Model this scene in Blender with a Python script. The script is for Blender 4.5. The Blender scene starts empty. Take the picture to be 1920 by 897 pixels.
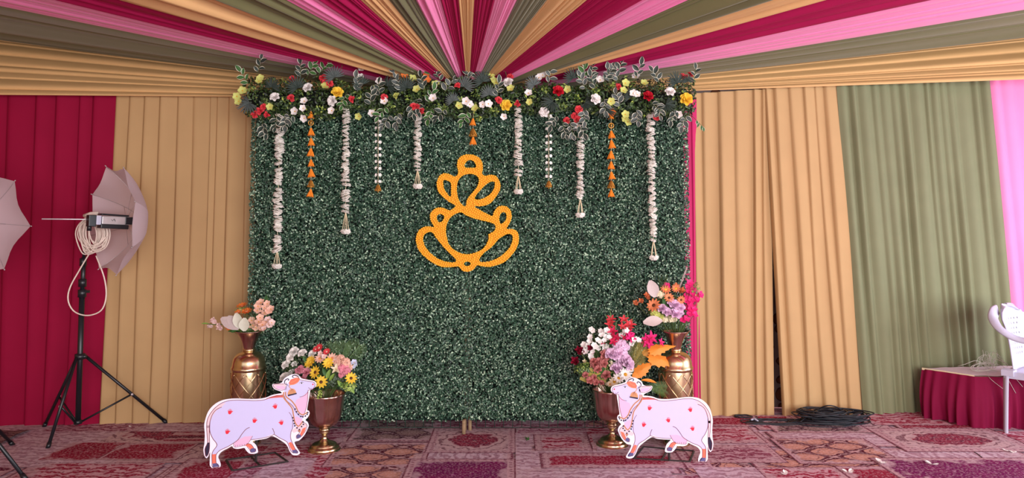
import bpy, bmesh, math, random
import numpy as np
from mathutils import Vector, Matrix, Quaternion
from mathutils.geometry import tessellate_polygon

# ------------------------------------------------------------------ camera, sky, light, exposure
SC = bpy.context.scene
COL = SC.collection
FPX, CX, CY, PITCH, CAMH = 1300.0, 960.0, 359.0, math.radians(3.0), 1.4
cam_d = bpy.data.cameras.new('camera')
cam_d.sensor_width = 36.0
cam_d.lens = FPX / 1920 * 36
cam_d.shift_x = 0.0
cam_d.shift_y = (CY - 448.5) / 1920
cam = bpy.data.objects.new('camera', cam_d)
COL.objects.link(cam)
cam.location = (0, 0, CAMH)
cam.rotation_euler = (math.pi / 2 + PITCH, 0, 0)
SC.camera = cam

world = bpy.data.worlds.new('sky')
SC.world = world
world.use_nodes = True
_bg = world.node_tree.nodes['Background']
_bg.inputs[0].default_value = (0.98, 0.98, 1.0, 1)
_bg.inputs[1].default_value = 1.0

def area(name, loc, target, sx, sy, power, col):
    l = bpy.data.lights.new(name, 'AREA'); l.shape = 'RECTANGLE'; l.size = sx; l.size_y = sy
    l.energy = power; l.color = col
    o = bpy.data.objects.new(name, l); COL.objects.link(o); o.location = loc
    o.rotation_euler = (Vector(target) - Vector(loc)).to_track_quat('-Z', 'Y').to_euler()
    return o
# daylight through the open front of the tent and through its open right side
area('daylight_front', (2.3, -2.4, 1.5), (0.0, 4.4, 1.3), 5.0, 2.6, 330, (1.0, 0.98, 0.97))
area('daylight_side', (5.5, 2.9, 1.15), (0.0, 4.7, 0.9), 2.6, 1.7, 80, (0.84, 0.90, 1.0))
SC.view_settings.view_transform = 'Standard'
SC.view_settings.look = 'None'
SC.view_settings.gamma = 1.0
SC.view_settings.use_curve_mapping = False
SC.view_settings.exposure = 0.43

# ------------------------------------------------------------------ helpers
R = random.Random(7)
_cp, _sp = math.cos(PITCH), math.sin(PITCH)
def ray(x, y):
    rx, ru = (x - CX) / FPX, (CY - y) / FPX
    return Vector((rx, _cp - ru * _sp, _sp + ru * _cp))
def W(x, y, D):
    r = ray(x, y); t = D / r.y
    return Vector((r.x * t, D, CAMH + r.z * t))
def Fl(x, y, z=0.0):
    r = ray(x, y); t = (z - CAMH) / r.z
    return Vector((r.x * t, r.y * t, z))

def s2l(c):
    return tuple(((v / 255) / 12.92 if v / 255 <= 0.04045 else ((v / 255 + 0.055) / 1.055) ** 2.4) for v in c[:3]) + (1.0,)

_mats = {}
def mat(name, rgb, rough=0.7, metal=0.0, var=0.08, nscale=30, bump=0.0, bscale=200, sheen=0.0, spec=0.3, trans=0.0, objvar=0.0):
    if name in _mats: return _mats[name]
    m = bpy.data.materials.new(name); m.use_nodes = True
    nt = m.node_tree; N = nt.nodes; L = nt.links
    b = N['Principled BSDF']; out = N['Material Output']
    c = s2l(rgb)
    tc = N.new('ShaderNodeTexCoord')
    no = N.new('ShaderNodeTexNoise'); no.inputs['Scale'].default_value = nscale; no.inputs['Detail'].default_value = 3
    L.new(tc.outputs['Object'], no.inputs['Vector'])
    hsv = N.new('ShaderNodeHueSaturation'); hsv.inputs['Color'].default_value = c
    mr = N.new('ShaderNodeMapRange'); mr.inputs['To Min'].default_value = 1 - var * 2; mr.inputs['To Max'].default_value = 1 + var * 2
    L.new(no.outputs['Fac'], mr.inputs['Value'])
    val = mr.outputs['Result']
    if objvar:
        oi = N.new('ShaderNodeObjectInfo'); m2 = N.new('ShaderNodeMapRange')
        m2.inputs['To Min'].default_value = 1 - objvar; m2.inputs['To Max'].default_value = 1 + objvar
        L.new(oi.outputs['Random'], m2.inputs['Value'])
        mu = N.new('ShaderNodeMath'); mu.operation = 'MULTIPLY'
        L.new(val, mu.inputs[0]); L.new(m2.outputs['Result'], mu.inputs[1]); val = mu.outputs[0]
    L.new(val, hsv.inputs['Value'])
    L.new(hsv.outputs['Color'], b.inputs['Base Color'])
    b.inputs['Roughness'].default_value = rough
    b.inputs['Metallic'].default_value = metal
    b.inputs['Specular IOR Level'].default_value = spec
    b.inputs['Sheen Weight'].default_value = sheen
    if bump:
        n2 = N.new('ShaderNodeTexNoise'); n2.inputs['Scale'].default_value = bscale
        L.new(tc.outputs['Object'], n2.inputs['Vector'])
        bp = N.new('ShaderNodeBump'); bp.inputs['Strength'].default_value = bump; bp.inputs['Distance'].default_value = 0.002
        L.new(n2.outputs['Fac'], bp.inputs['Height']); L.new(bp.outputs['Normal'], b.inputs['Normal'])
    if trans:
        t = N.new('ShaderNodeBsdfTranslucent'); L.new(hsv.outputs['Color'], t.inputs['Color'])
        mx = N.new('ShaderNodeMixShader'); mx.inputs[0].default_value = trans
        L.new(b.outputs[0], mx.inputs[1]); L.new(t.outputs[0], mx.inputs[2]); L.new(mx.outputs[0], out.inputs['Surface'])
    _mats[name] = m
    return m

class MB:
    """collects verts and faces of one mesh"""
    def __init__(s): s.v = []; s.f = []; s.m = []
    def add(s, vs, fs, M=None, mi=0):
        o = len(s.v)
        for v in vs:
            v = Vector(v)
            s.v.append(tuple(M @ v) if M is not None else tuple(v))
        for f in fs: s.f.append(tuple(i + o for i in f)); s.m.append(mi)
        return s
    def box(s, c, d, M=None, mi=0):
        x, y, z = (k / 2 for k in d); c = Vector(c)
        vs = [c + Vector((a * x, b * y, e * z)) for a in (-1, 1) for b in (-1, 1) for e in (-1, 1)]
        return s.add(vs, [(0, 1, 3, 2), (4, 6, 7, 5), (0, 4, 5, 1), (2, 3, 7, 6), (0, 2, 6, 4), (1, 5, 7, 3)], M, mi)
    def tube(s, pts, r, n=8, mi=0, cap=True, closed=False, M=None):
        pts = [Vector(p) for p in pts]; rs = r if isinstance(r, (list, tuple)) else [r] * len(pts)
        vs = []; fs = []; prev = None; K = len(pts)
        for i, p in enumerate(pts):
            if closed: t = pts[(i + 1) % K] - pts[i - 1]
            else: t = pts[min(i + 1, K - 1)] - pts[max(i - 1, 0)]
            if t.length < 1e-9: t = Vector((0, 0, 1))
            t.normalize()
            if prev is None:
                a = Vector((0, 0, 1)) if abs(t.z) < .9 else Vector((1, 0, 0))
                u = t.cross(a).normalized()
            else:
                u = prev - t * prev.dot(t)
                u = u.normalized() if u.length > 1e-6 else t.orthogonal().normalized()
            prev = u; w = t.cross(u)
            for k in range(n):
                an = 2 * math.pi * k / n
                vs.append(p + (u * math.cos(an) + w * math.sin(an)) * rs[i])
        for i in range(K if closed else K - 1):
            j = (i + 1) % K
            for k in range(n):
                fs.append((i * n + k, i * n + (k + 1) % n, j * n + (k + 1) % n, j * n + k))
        if cap and not closed:
            fs.append(tuple(range(n - 1, -1, -1))); fs.append(tuple((K - 1) * n + k for k in range(n)))
        return s.add(vs, fs, M, mi)
    def lathe(s, prof, n=32, mi=0, M=None, rfun=None):
        vs = []; fs = []
        for r, z in prof:
            for k in range(n):
                a = 2 * math.pi * k / n
                rr = r if rfun is None else rfun(r, z, a)
                vs.append((rr * math.cos(a), rr * math.sin(a), z))
        for i in range(len(prof) - 1):
            for k in range(n):
                fs.append((i * n + k, i * n + (k + 1) % n, (i + 1) * n + (k + 1) % n, (i + 1) * n + k))
        return s.add(vs, fs, M, mi)
    def poly(s, outer, holes=(), y0=0.0, y1=None, mi=0, M=None):
        """flat polygon in XZ, tessellated; with y1 it gets thickness"""
        loops = [[Vector((p[0], p[1], 0)) for p in outer]] + [[Vector((p[0], p[1], 0)) for p in h] for h in holes]
        tris = tessellate_polygon(loops)
        flat = [p for l in loops for p in l]
        vs = [(p.x, y0, p.y) for p in flat]
        s.add(vs, [tuple(t) for t in tris], M, mi)
        if y1 is not None:
            s.add([(p.x, y1, p.y) for p in flat], [tuple(t)[::-1] for t in tris], M, mi)
            for l in loops:
                n = len(l)
                s.add([(p.x, y0, p.y) for p in l] + [(p.x, y1, p.y) for p in l], [(i, (i + 1) % n, n + (i + 1) % n, n + i) for i in range(n)], M, mi)
        return s
    def mesh(s, name, mats, smooth=True):
        me = bpy.data.meshes.new(name)
        me.from_pydata([tuple(v) for v in s.v], [], s.f)
        for m in (mats if isinstance(mats, (list, tuple)) else [mats]): me.materials.append(m)
        if any(s.m): me.polygons.foreach_set('material_index', s.m)
        if smooth: me.polygons.foreach_set('use_smooth', [True] * len(me.polygons))
        me.update()
        return me
    def build(s, name, mats, parent=None, smooth=True, loc=None):
        return obj(name, s.mesh(name, mats, smooth), parent, loc)

def obj(name, me, parent=None, loc=None, M=None):
    o = bpy.data.objects.new(name, me); COL.objects.link(o)
    if parent is not None: o.parent = parent
    if loc is not None: o.location = loc
    if M is not None: o.matrix_basis = M
    return o
def tag(o, label=None, cat=None, group=None, kind=None):
    if label: o['label'] = label
    if cat: o['category'] = cat
    if group: o['group'] = group
    if kind: o['kind'] = kind
    return o
def empty(name, loc=(0, 0, 0), rz=0.0, **k):
    o = bpy.data.objects.new(name, None); COL.objects.link(o)
    o.location = loc; o.rotation_euler = (0, 0, rz); o.empty_display_size = .1
    return tag(o, **k)
def lerp(a, b, t): return a + (b - a) * t
def smooth_curve(pts, n=6, closed=False):
    P = [Vector(p) for p in pts]; K = len(P); out = []
    for i in range(K if closed else K - 1):
        p0 = P[(i - 1) % K] if closed or i > 0 else P[0]
        p1 = P[i]; p2 = P[(i + 1) % K]
        p3 = P[(i + 2) % K] if closed or i + 2 < K else P[-1]
        for k in range(n):
            t = k / n
            out.append(0.5 * ((2 * p1) + (p2 - p0) * t + (2 * p0 - 5 * p1 + 4 * p2 - p3) * t * t + (3 * p1 - p0 - 3 * p2 + p3) * t ** 3))
    if not closed: out.append(P[-1])
    return out

# ------------------------------------------------------------------ colours of the place
M_TAN = mat('tan_cloth', (184, 149, 106), .75, var=.03, nscale=6, bump=.25, bscale=500, spec=.15)
M_MAROON = mat('maroon_cloth', (142, 12, 52), .75, var=.04, nscale=6, bump=.25, bscale=500, spec=.12)
M_PINK = mat('pink_cloth', (238, 130, 182), .6, var=.03, nscale=6, bump=.2, bscale=500, sheen=.2)
M_GREEN = mat('olive_cloth', (104, 102, 66), .6, var=.04, nscale=6, bump=.25, bscale=500, sheen=.2)
M_SAGE = mat('sage_cloth', (122, 124, 94), .7, var=.05, nscale=6, bump=.25, bscale=500, spec=.2)
M_MAG = mat('magenta_cloth', (190, 20, 92), .6, var=.03, nscale=6, sheen=.2)
M_BLACK = mat('black_metal', (22, 24, 30), .35, spec=.5)
M_WHITE = mat('white_plastic', (192, 192, 212), .4, var=.02, spec=.4)
M_STRING = mat('cream_string', (225, 205, 170), .7)
M_GOLD = mat('gold_metal', (214, 188, 150), .22, 1.0, var=.05, nscale=12)
M_COPPER = mat('copper_metal', (196, 160, 148), .24, 1.0, var=.1, nscale=14)

# ------------------------------------------------------------------ structure
def wallD(px):
    xs = [-900, 0, 460, 900, 1300, 1600, 1720, 1920, 2700]
    ds = [4.80, 4.97, 5.06, 5.14, 5.22, 5.28, 5.36, 5.5, 6.0]
    return float(np.interp(px, xs, ds))

mfloor = mat('floor_ground', (150, 96, 100), .9, var=.2, nscale=9)
fl = MB().add([(-6, -4, -.01), (6.5, -4, -.01), (6.5, 6.3, -.01), (-6, 6.3, -.01)], [(0, 1, 2, 3)]).build('floor', mfloor)
tag(fl, kind='structure')

# printed cloth behind the curtains (brown flowers on grey-pink)
def floral_mat():
    m = bpy.data.materials.new('brown_flower_print'); m.use_nodes = True
    N = m.node_tree.nodes; L = m.node_tree.links; b = N['Principled BSDF']
    tc = N.new('ShaderNodeTexCoord'); vo = N.new('ShaderNodeTexVoronoi'); vo.inputs['Scale'].default_value = 8.5
    vo.inputs['Randomness'].default_value = .35
    no = N.new('ShaderNodeTexNoise'); no.inputs['Scale'].default_value = 30
    mx = N.new('ShaderNodeVectorMath'); mx.operation = 'MULTIPLY_ADD'
    mx.inputs[1].default_value = (.05, .05, .05)
    L.new(tc.outputs['Object'], mx.inputs[2]); L.new(no.outputs['Color'], mx.inputs[0])
    L.new(mx.outputs[0], vo.inputs['Vector'])
    cr = N.new('ShaderNodeValToRGB'); e = cr.color_ramp.elements
    cr.color_ramp.interpolation = 'CONSTANT'
    e[0].position = 0; e[0].color = s2l((90, 50, 36))
    e[1].position = .18; e[1].color = s2l((135, 80, 56))
    x = e.new(.40); x.color = s2l((92, 52, 40)); x = e.new(.46); x.color = s2l((168, 146, 140))
    L.new(vo.outputs['Distance'], cr.inputs[0]); L.new(cr.outputs[0], b.inputs['Base Color']); b.inputs['Roughness'].default_value = .9
    return m
wb = MB().add([(-6, 5.35, 0), (2.9, 5.5, 0), (6.5, 6.2, 0), (6.5, 6.2, 3.4), (2.9, 5.5, 3.4), (-6, 5.35, 3.4)], [(0, 1, 4, 5), (1, 2, 3, 4)]).build('wall_back', floral_mat(), smooth=False)
tag(wb, kind='structure')
wl = MB().add([(-5, -2.2, 0), (-5, 5.36, 0), (-5, 5.36, 3.5), (-5, -2.2, 3.5)], [(0, 1, 2, 3)]).build('unseen_wall_left', M_TAN)  # unseen left side cloth, added to balance the light
tag(wl, kind='structure')

# ---- ceiling of pleated cloth strips fanning out from one point
AP = W(878, 185, 5.15)
def cone_pt(x, y, k):
    r = ray(x, y); o = Vector((0, 0, CAMH)); lo, hi = .5, 9.0
    def g(t):
        p = o + r * t; d = math.hypot(p.x - AP.x, p.y - AP.y)
        return (p.z - AP.z) - k * d
    # first crossing from below
    t = .5; last = g(t)
    while t < 12:
        n = g(t + .02)
        if last < 0 <= n: return o + r * (t + .01)
        last = n; t += .02
    return None
BND = [((0, 178), 'D', 4.86), ((0, 72), 'K', .14), ((0, 5), 'K', .14), ((140, 0), 'K', .14), ((275, 0), 'K', .14), ((455, 0), 'K', .14),
       ((552, 0), 'K', .14), ((620, 0), 'K', .14), ((683, 0), 'K', .14), ((735, 0), 'K', .14), ((783, 0), 'K', .14), ((828, 0), 'K', .14),
       ((860, 0), 'K', .14), ((889, 0), 'K', .14), ((926, 0), 'K', .14), ((966, 0), 'K', .14), ((1020, 0), 'K', .14), ((1091, 0), 'K', .14),
       ((1179, 0), 'K', .14), ((1268, 0), 'K', .14), ((1392, 0), 'K', .14), ((1500, 0), 'K', .14), ((1691, 0), 'K', .14), ((1920, 8), 'K', .14),
       ((1920, 62), 'K', .14), ((1920, 149), 'D', 5.22)]
SCOL = ['tan', 'olive', 'pink', 'maroon', 'tan', 'olive', 'pink', 'maroon', 'tan', 'olive', 'pink', 'maroon', 'tan', 'maroon', 'pink',
        'olive', 'tan', 'maroon', 'pink', 'olive', 'tan', 'maroon', 'pink', 'olive', 'tan']
SM = dict(olive=M_GREEN, pink=M_PINK,
          tan=mat('warm_tan_cloth', (214, 170, 118), .75, var=.03, nscale=6, bump=.25, bscale=500, spec=.15),
          maroon=mat('crimson_cloth', (158, 16, 72), .7, var=.04, nscale=6, bump=.25, bscale=500, spec=.2))
dirs = []
for (x, y), kd, v in BND:
    p = W(x, y, v) if kd == 'D' else cone_pt(x, y, v)
    d = (p - AP); h = math.hypot(d.x, d.y)
    dirs.append(d / h)           # unit horizontal run
ceil = empty('ceiling', AP, kind='structure')
def run_len(d):
    L_ = 9.0
    if d.x < -1e-6: L_ = min(L_, (-5.0 - AP.x) / d.x)
    if d.x > 1e-6: L_ = min(L_, (5.6 - AP.x) / d.x)
    if d.y < -1e-6: L_ = min(L_, (-2.2 - AP.y) / d.y)
    return L_
def pleat_profile(n, rng, nseg=10):
    """list of (t, h): rolls with sharp creases, h in units of roll width"""
    ws = [rng.choice([.3, .45, .7, 1.1, 1.9]) for _ in range(n)]
    s = sum(ws); ws = [w / s for w in ws]; out = []; t = 0
    for i, w in enumerate(ws):
        amp = rng.uniform(.5, 1.0) / (1 + 2.2 * w); sk = rng.uniform(.45, 1.7)
        for k in range(nseg):
            u = k / nseg
            out.append((t + w * u, amp * w * (math.sin(math.pi * u ** sk) ** .65)))
        t += w
    out.append((1.0, 0.0))
    return out
rc = random.Random(11)
for i, cn in enumerate(SCOL):
    d0, d1 = dirs[i], dirs[i + 1]
    edge = i in (0, len(SCOL) - 1)
    prof = pleat_profile(rc.choice([7, 8, 9]) if not edge else 8, rc)
    L0, L1 = run_len(d0), run_len(d1)
    cr = d0.cross(d1); nrm = -cr.normalized()
    if nrm.z > 0: nrm = -nrm
    if i == 0: nrm = Vector((0.05, -.9, -.2)).normalized()
    if i == len(SCOL) - 1: nrm = Vector((0, -.9, -.2)).normalized()
    NS = 30; vs = []; fs = []
    pf_ = float(np.interp(min(i, len(SCOL) - 1 - i), [0, 1, 2, 3, 5], [.55, .28, .3, .4, 1]))
    for a in range(NS + 1):
        s = (a / NS) ** 1.5 * .998 + .002
        for t, h in prof:
            dd = d0.lerp(d1, t); L_ = lerp(L0, L1, t)
            p = dd * (L_ * s)
            wd = (d1 * L1 - d0 * L0).length * s
            sag = -.012 * math.sin(math.pi * min(1, s)) * L_ if not edge else 0
            wob = 1 + .25 * math.sin(7 * t * 3 + s * 5 + i)
            q = p + nrm * (h * min(wd, 1.0 * L_ * s) * .95 * wob * pf_)
            q.z += sag * .3
            vs.append(q)
    m_ = len(prof)
    for a in range(NS):
        for b in range(m_ - 1):
            fs.append((a * m_ + b, a * m_ + b + 1, (a + 1) * m_ + b + 1, (a + 1) * m_ + b))
    o = MB().add(vs, fs).build('cloth_strip', SM[cn], ceil)
    o['label'] = cn + ' pleated ceiling cloth strip'

# ---- curtains
def curtain(xt0, yt0, xt1, yt1, xb0, xb1, m, label, n, seed, depth=.035, off=0.0, kind='knife', botcurve=None, ysag=0.0):
    """x.. are the picture columns of its top and foot corners on the tent wall line"""
    rng = random.Random(seed)
    ws = [rng.uniform(.5, 1.6) for _ in range(n)]; s_ = sum(ws); ws = [w / s_ for w in ws]
    prof = []; t = 0
    for w in ws:
        dp = depth * rng.uniform(.45, 1.2)
        if kind == 'knife':
            for u, h in ((0, 0), (.03, .35), (.08, .7), (.14, .95), (.2, 1.0), (.32, .82), (.5, .52), (.7, .3), (.85, .14), (.95, .04)):
                prof.append((t + w * u, h * dp))
        else:
            for k in range(9):
                u = k / 9; prof.append((t + w * u, dp * (math.sin(math.pi * u) ** 1.2)))
        t += w
    prof.append((1, 0))
    NR = 26; vs = []; fs = []
    ph = [rng.uniform(0, 6.28) for _ in range(4)]
    for a in range(NR + 1):
        v = a / NR
        for t, h in prof:
            xt = lerp(xt0, xt1, t); xb = lerp(xb0, xb1, t)
            if botcurve: xb += botcurve(t, v)
            pt = W(xt, lerp(yt0, yt1, t), wallD(xt) + off); pb = Fl(xb, 700); Db = wallD(xb) + off
            Xb = (xb - CX) / FPX * Db * 1.0
            X = lerp(pt.x, Xb, v); Y = lerp(pt.y, Db, v)
            z = lerp(pt.z + .07, 0.004, v)
            wob = .006 * math.sin(9 * t + 3.5 * v + ph[0]) + .006 * math.sin(23 * t - 5 * v + ph[1]) * v
            hh = h * (.75 + .35 * v + .2 * math.sin(5 * v + 17 * t + ph[2]))
            X += .008 * math.sin(4.2 * v + 13 * t + ph[3]) * math.sin(math.pi * t) * v
            vs.append((X, Y - hh - wob, z))
    m_ = len(prof)
    for a in range(NR):
        for b in range(m_ - 1):
            fs.append((a * m_ + b, (a + 1) * m_ + b, (a + 1) * m_ + b + 1, a * m_ + b + 1))
    o = MB().add(vs, fs).build('curtain', m)
    tag(o, label, 'curtain')
    return o
curtain(-420, 172, 218, 186, -400, 202, M_MAROON, 'maroon pleated curtain behind the umbrella light stand', 17, 3, .03)
curtain(217, 186, 520, 192, 200, 520, M_TAN, 'tan pleated curtain between the maroon curtain and the green leaf wall', 11, 5, .03, off=.0)
curtain(1255, 200, 1306, 200, 1258, 1309, M_MAG, 'narrow magenta curtain edge beside the right side of the leaf wall', 3, 8, .015, off=-.012)
def slitL(t, v): return 0
c1 = curtain(1296, 193, 1446, 184, 1302, 1443, M_TAN, 'tan curtain right of the magenta edge, left of the slit', 6, 13, .035)
def slit(t, v): return 0
c2 = curtain(1434, 184, 1574, 176, 1458, 1613, M_TAN, 'tan curtain between the slit and the sage green curtain', 6, 21, .035, off=-.01)
curtain(1569, 179, 1856, 160, 1608, 1900, M_SAGE, 'sage green curtain behind the skirted platform', 15, 29, .04, off=-.02, kind='soft')
curtain(1852, 160, 2150, 140, 1898, 2200, M_PINK, 'bright pink curtain at the right beyond the white chair', 9, 31, .03, off=0, kind='soft')
# ------------------------------------------------------------------ carpet with patchwork print
def print_mat(name, kind, c1, c2, c3, sc=1.0):
    m = bpy.data.materials.new(name); m.use_nodes = True
    N = m.node_tree.nodes; L = m.node_tree.links; b = N['Principled BSDF']; b.inputs['Roughness'].default_value = .92
    b.inputs['Specular IOR Level'].default_value = .1
    uv = N.new('ShaderNodeUVMap'); uv.uv_map = 'metres'
    lo = N.new('ShaderNodeUVMap'); lo.uv_map = 'local'
    def math_(op, a, b_=None, c_=None):
        n = N.new('ShaderNodeMath'); n.operation = op
        for i, v in enumerate((a, b_, c_)):
            if v is None: continue
            if isinstance(v, (int, float)): n.inputs[i].default_value = v
            else: L.new(v, n.inputs[i])
        return n.outputs[0]
    def noise(s, vec, det=3):
        n = N.new('ShaderNodeTexNoise'); n.inputs['Scale'].default_value = s; n.inputs['Detail'].default_value = det
        L.new(vec, n.inputs['Vector']); return n
    def mix(f, a, c):
        n = N.new('ShaderNodeMix'); n.data_type = 'RGBA'
        if isinstance(f, (int, float)): n.inputs[0].default_value = f
        else: L.new(f, n.inputs[0])
        for i, v in ((6, a), (7, c)):
            if isinstance(v, tuple): n.inputs[i].default_value = v
            else: L.new(v, n.inputs[i])
        return n.outputs[2]
    def step(v, lo_, hi_):
        n = N.new('ShaderNodeMapRange'); n.inputs[1].default_value = lo_; n.inputs[2].default_value = hi_; L.new(v, n.inputs[0]); n.clamp = True
        return n.outputs[0]
    A, B, C = s2l(c1), s2l(c2), s2l(c3)
    wob = noise(14 * sc, uv.outputs[0], 2)
    vm = N.new('ShaderNodeVectorMath'); vm.operation = 'MULTIPLY_ADD'; vm.inputs[1].default_value = (.05 / sc,) * 3
    L.new(wob.outputs['Color'], vm.inputs[0]); L.new(uv.outputs[0], vm.inputs[2])
    sx = N.new('ShaderNodeSeparateXYZ'); L.new(vm.outputs[0], sx.inputs[0]); U, V = sx.outputs[0], sx.outputs[1]
    sl = N.new('ShaderNodeSeparateXYZ'); L.new(lo.outputs[0], sl.inputs[0]); LU, LV = sl.outputs[0], sl.outputs[1]
    if kind == 'damask':
        v = N.new('ShaderNodeTexVoronoi'); v.inputs['Scale'].default_value = 16 * sc; L.new(vm.outputs[0], v.inputs['Vector'])
        w = N.new('ShaderNodeTexWave'); w.wave_type = 'RINGS'; w.inputs['Scale'].default_value = 5 * sc; w.inputs['Distortion'].default_value = 9; w.inputs['Detail'].default_value = 2
        w.inputs['Detail Scale'].default_value = 2.5
        L.new(uv.outputs[0], w.inputs['Vector'])
        col = mix(step(w.outputs['Fac'], .45, .6), A, B)
        col = mix(math_('MULTIPLY', step(v.outputs['Distance'], .16, .08), .8), col, C)
    elif kind == 'ogee':
        g = math_('ADD', math_('COSINE', math_('MULTIPLY', U, 20 * sc)), math_('COSINE', math_('MULTIPLY', V, 33 * sc)))
        ln = step(math_('ABSOLUTE', math_('SUBTRACT', math_('ABSOLUTE', g), .35)), .34, .2)
        inner = step(math_('ABSOLUTE', g), .5, .6)
        ring = step(math_('ABSOLUTE', math_('SUBTRACT', math_('ABSOLUTE', g), 1.25)), .14, .07)
        col = mix(inner, A, B)
        col = mix(math_('MULTIPLY', ring, .55), col, C)
        col = mix(ln, col, C)
    elif kind == 'stripe':
        w = math_('SINE', math_('MULTIPLY', V, 70 * sc))
        col = mix(step(w, -.2, .2), A, B)
        w2 = math_('SINE', math_('MULTIPLY', V, 31 * sc))
        col = mix(step(w2, .75, .85), col, C)
    elif kind == 'medallion':
        dx = math_('SUBTRACT', LU, .5); dy = math_('SUBTRACT', LV, .5)
        rr = math_('SQRT', math_('ADD', math_('MULTIPLY', dx, dx), math_('MULTIPLY', dy, dy)))
        rr = math_('ADD', rr, math_('MULTIPLY', wob.outputs['Fac'], .30))
        s1 = math_('SINE', math_('MULTIPLY', rr, 46))
        col = mix(step(rr, .50, .47), B, A)
        col = mix(math_('MULTIPLY', step(s1, .55, .75), .75), col, C)
        v = N.new('ShaderNodeTexVoronoi'); v.inputs['Scale'].default_value = 22 * sc; L.new(vm.outputs[0], v.inputs['Vector'])
        col = mix(math_('MULTIPLY', step(v.outputs['Distance'], .22, .1), .7), col, B)
    elif kind == 'dots':
        du = math_('SUBTRACT', math_('FRACT', math_('MULTIPLY', U, 26)), .5)
        dv = math_('SUBTRACT', math_('FRACT', math_('MULTIPLY', V, 26)), .5)
        r2 = math_('ADD', math_('MULTIPLY', du, du), math_('MULTIPLY', dv, dv))
        col = mix(step(r2, .09, .05), A, B)
        e = math_('MINIMUM', math_('MINIMUM', LU, math_('SUBTRACT', 1, LU)), math_('MINIMUM', LV, math_('SUBTRACT', 1, LV)))
        col = mix(step(e, .02, .012), col, C)
    else:
        n2 = noise(22, uv.outputs[0], 4)
        col = mix(step(n2.outputs['Fac'], .60, .68), A, B)
        n3 = noise(5, uv.outputs[0], 2); col = mix(math_('MULTIPLY', step(n3.outputs['Fac'], .45, .7), .5), col, C)
    # worn, washed-out print: pale where the pile is worn, ragged edge of each printed block
    if kind not in ('dots',):
        e = math_('MINIMUM', math_('MINIMUM', LU, math_('SUBTRACT', 1, LU)), math_('MINIMUM', LV, math_('SUBTRACT', 1, LV)))
        nn = noise(9, uv.outputs[0], 4)
        edge = step(math_('ADD', e, math_('MULTIPLY', math_('SUBTRACT', nn.outputs['Fac'], .5), .6)), .06, .0)
        col = mix(math_('MULTIPLY', edge, .75), col, s2l((196, 168, 176)))
    fine = noise(70, uv.outputs[0], 5)
    col = mix(math_('MULTIPLY', step(fine.outputs['Fac'], .5, .6), .32), col, s2l((222, 198, 206)))
    fine2 = noise(38, uv.outputs[0], 5)
    col = mix(math_('MULTIPLY', step(fine2.outputs['Fac'], .48, .38), .28), col, s2l((92, 34, 56)))
    L.new(col, b.inputs['Base Color'])
    return m
PALE = (206, 182, 196); PALE2 = (176, 138, 154); DK = (98, 34, 56)
CM = [print_mat('print_pale_damask', 'damask', PALE, (172, 136, 152), (110, 56, 80)),          # 0
      print_mat('print_red_plain', 'plain', (148, 26, 58), (192, 122, 142), (120, 20, 50)),      # 1
      print_mat('print_ogee_apricot', 'ogee', (200, 164, 164), (202, 150, 134), (88, 24, 44), .95),   # 2
      print_mat('print_ogee_grey', 'ogee', (160, 134, 138), (138, 116, 112), (66, 32, 46), .95),   # 3
      print_mat('print_stripe', 'stripe', (150, 44, 72), (196, 160, 166), (100, 30, 56)),        # 4
      print_mat('print_medallion', 'medallion', (142, 40, 68), (198, 168, 172), (96, 34, 60)),   # 5
      print_mat('print_dots', 'dots', (192, 156, 164), (150, 100, 116), (120, 60, 78)),            # 6
      print_mat('print_purple', 'plain', (112, 22, 84), (170, 100, 150), (136, 30, 92)),         # 7
      print_mat('print_dark_damask', 'damask', (134, 60, 86), (186, 146, 160), (74, 28, 54)),    # 8
      print_mat('print_red_damask', 'damask', (154, 38, 68), (204, 158, 170), (106, 22, 50))]    # 9
class Carpet:
    def __init__(s): s.v = []; s.f = []; s.m = []; s.uv = []; s.lv = []; s.k = 0
    def rect(s, x0, y0, x1, y1, mi, rot=0):
        if x1 < x0: x0, x1 = x1, x0
        if y1 < y0: y0, y1 = y1, y0
        z = .003 + .00003 * s.k; s.k += 1
        o = len(s.v); s.v += [(x0, y0, z), (x1, y0, z), (x1, y1, z), (x0, y1, z)]
        s.f.append((o, o + 1, o + 2, o + 3)); s.m.append(mi)
        q = [(x0, y0), (x1, y0), (x1, y1), (x0, y1)]
        s.uv += [(b, a) for a, b in q] if rot else q
        s.lv += [(0, 0), (1, 0), (1, 1), (0, 1)]
    def framed(s, x0, y0, x1, y1, mi, b=.05, rot=0, fm=6):
        if x1 < x0: x0, x1 = x1, x0
        if y1 < y0: y0, y1 = y1, y0
        s.rect(x0, y0, x1, y1, fm); s.rect(x0 + b, y0 + b, x1 - b, y1 - b, mi, rot)
    def build(s, name):
        me = bpy.data.meshes.new(name); me.from_pydata(s.v, [], s.f)
        for m in CM: me.materials.append(m)
        me.polygons.foreach_set('material_index', s.m)
        a = me.uv_layers.new(name='metres'); b = me.uv_layers.new(name='local')
        a.data.foreach_set('uv', [c for p in s.uv for c in p]); b.data.foreach_set('uv', [c for p in s.lv for c in p])
        return obj(name, me)
def pr(x0, x1, yf, yb):
    """floor rectangle from picture columns at its front row yf and its back row yb"""
    a, b = Fl(x0, yf), Fl(x1, yf); c = Fl(x0, yb)
    return a.x, a.y, b.x, c.y
rp = random.Random(5)
SEAM = Fl(968, 850).x
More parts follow.
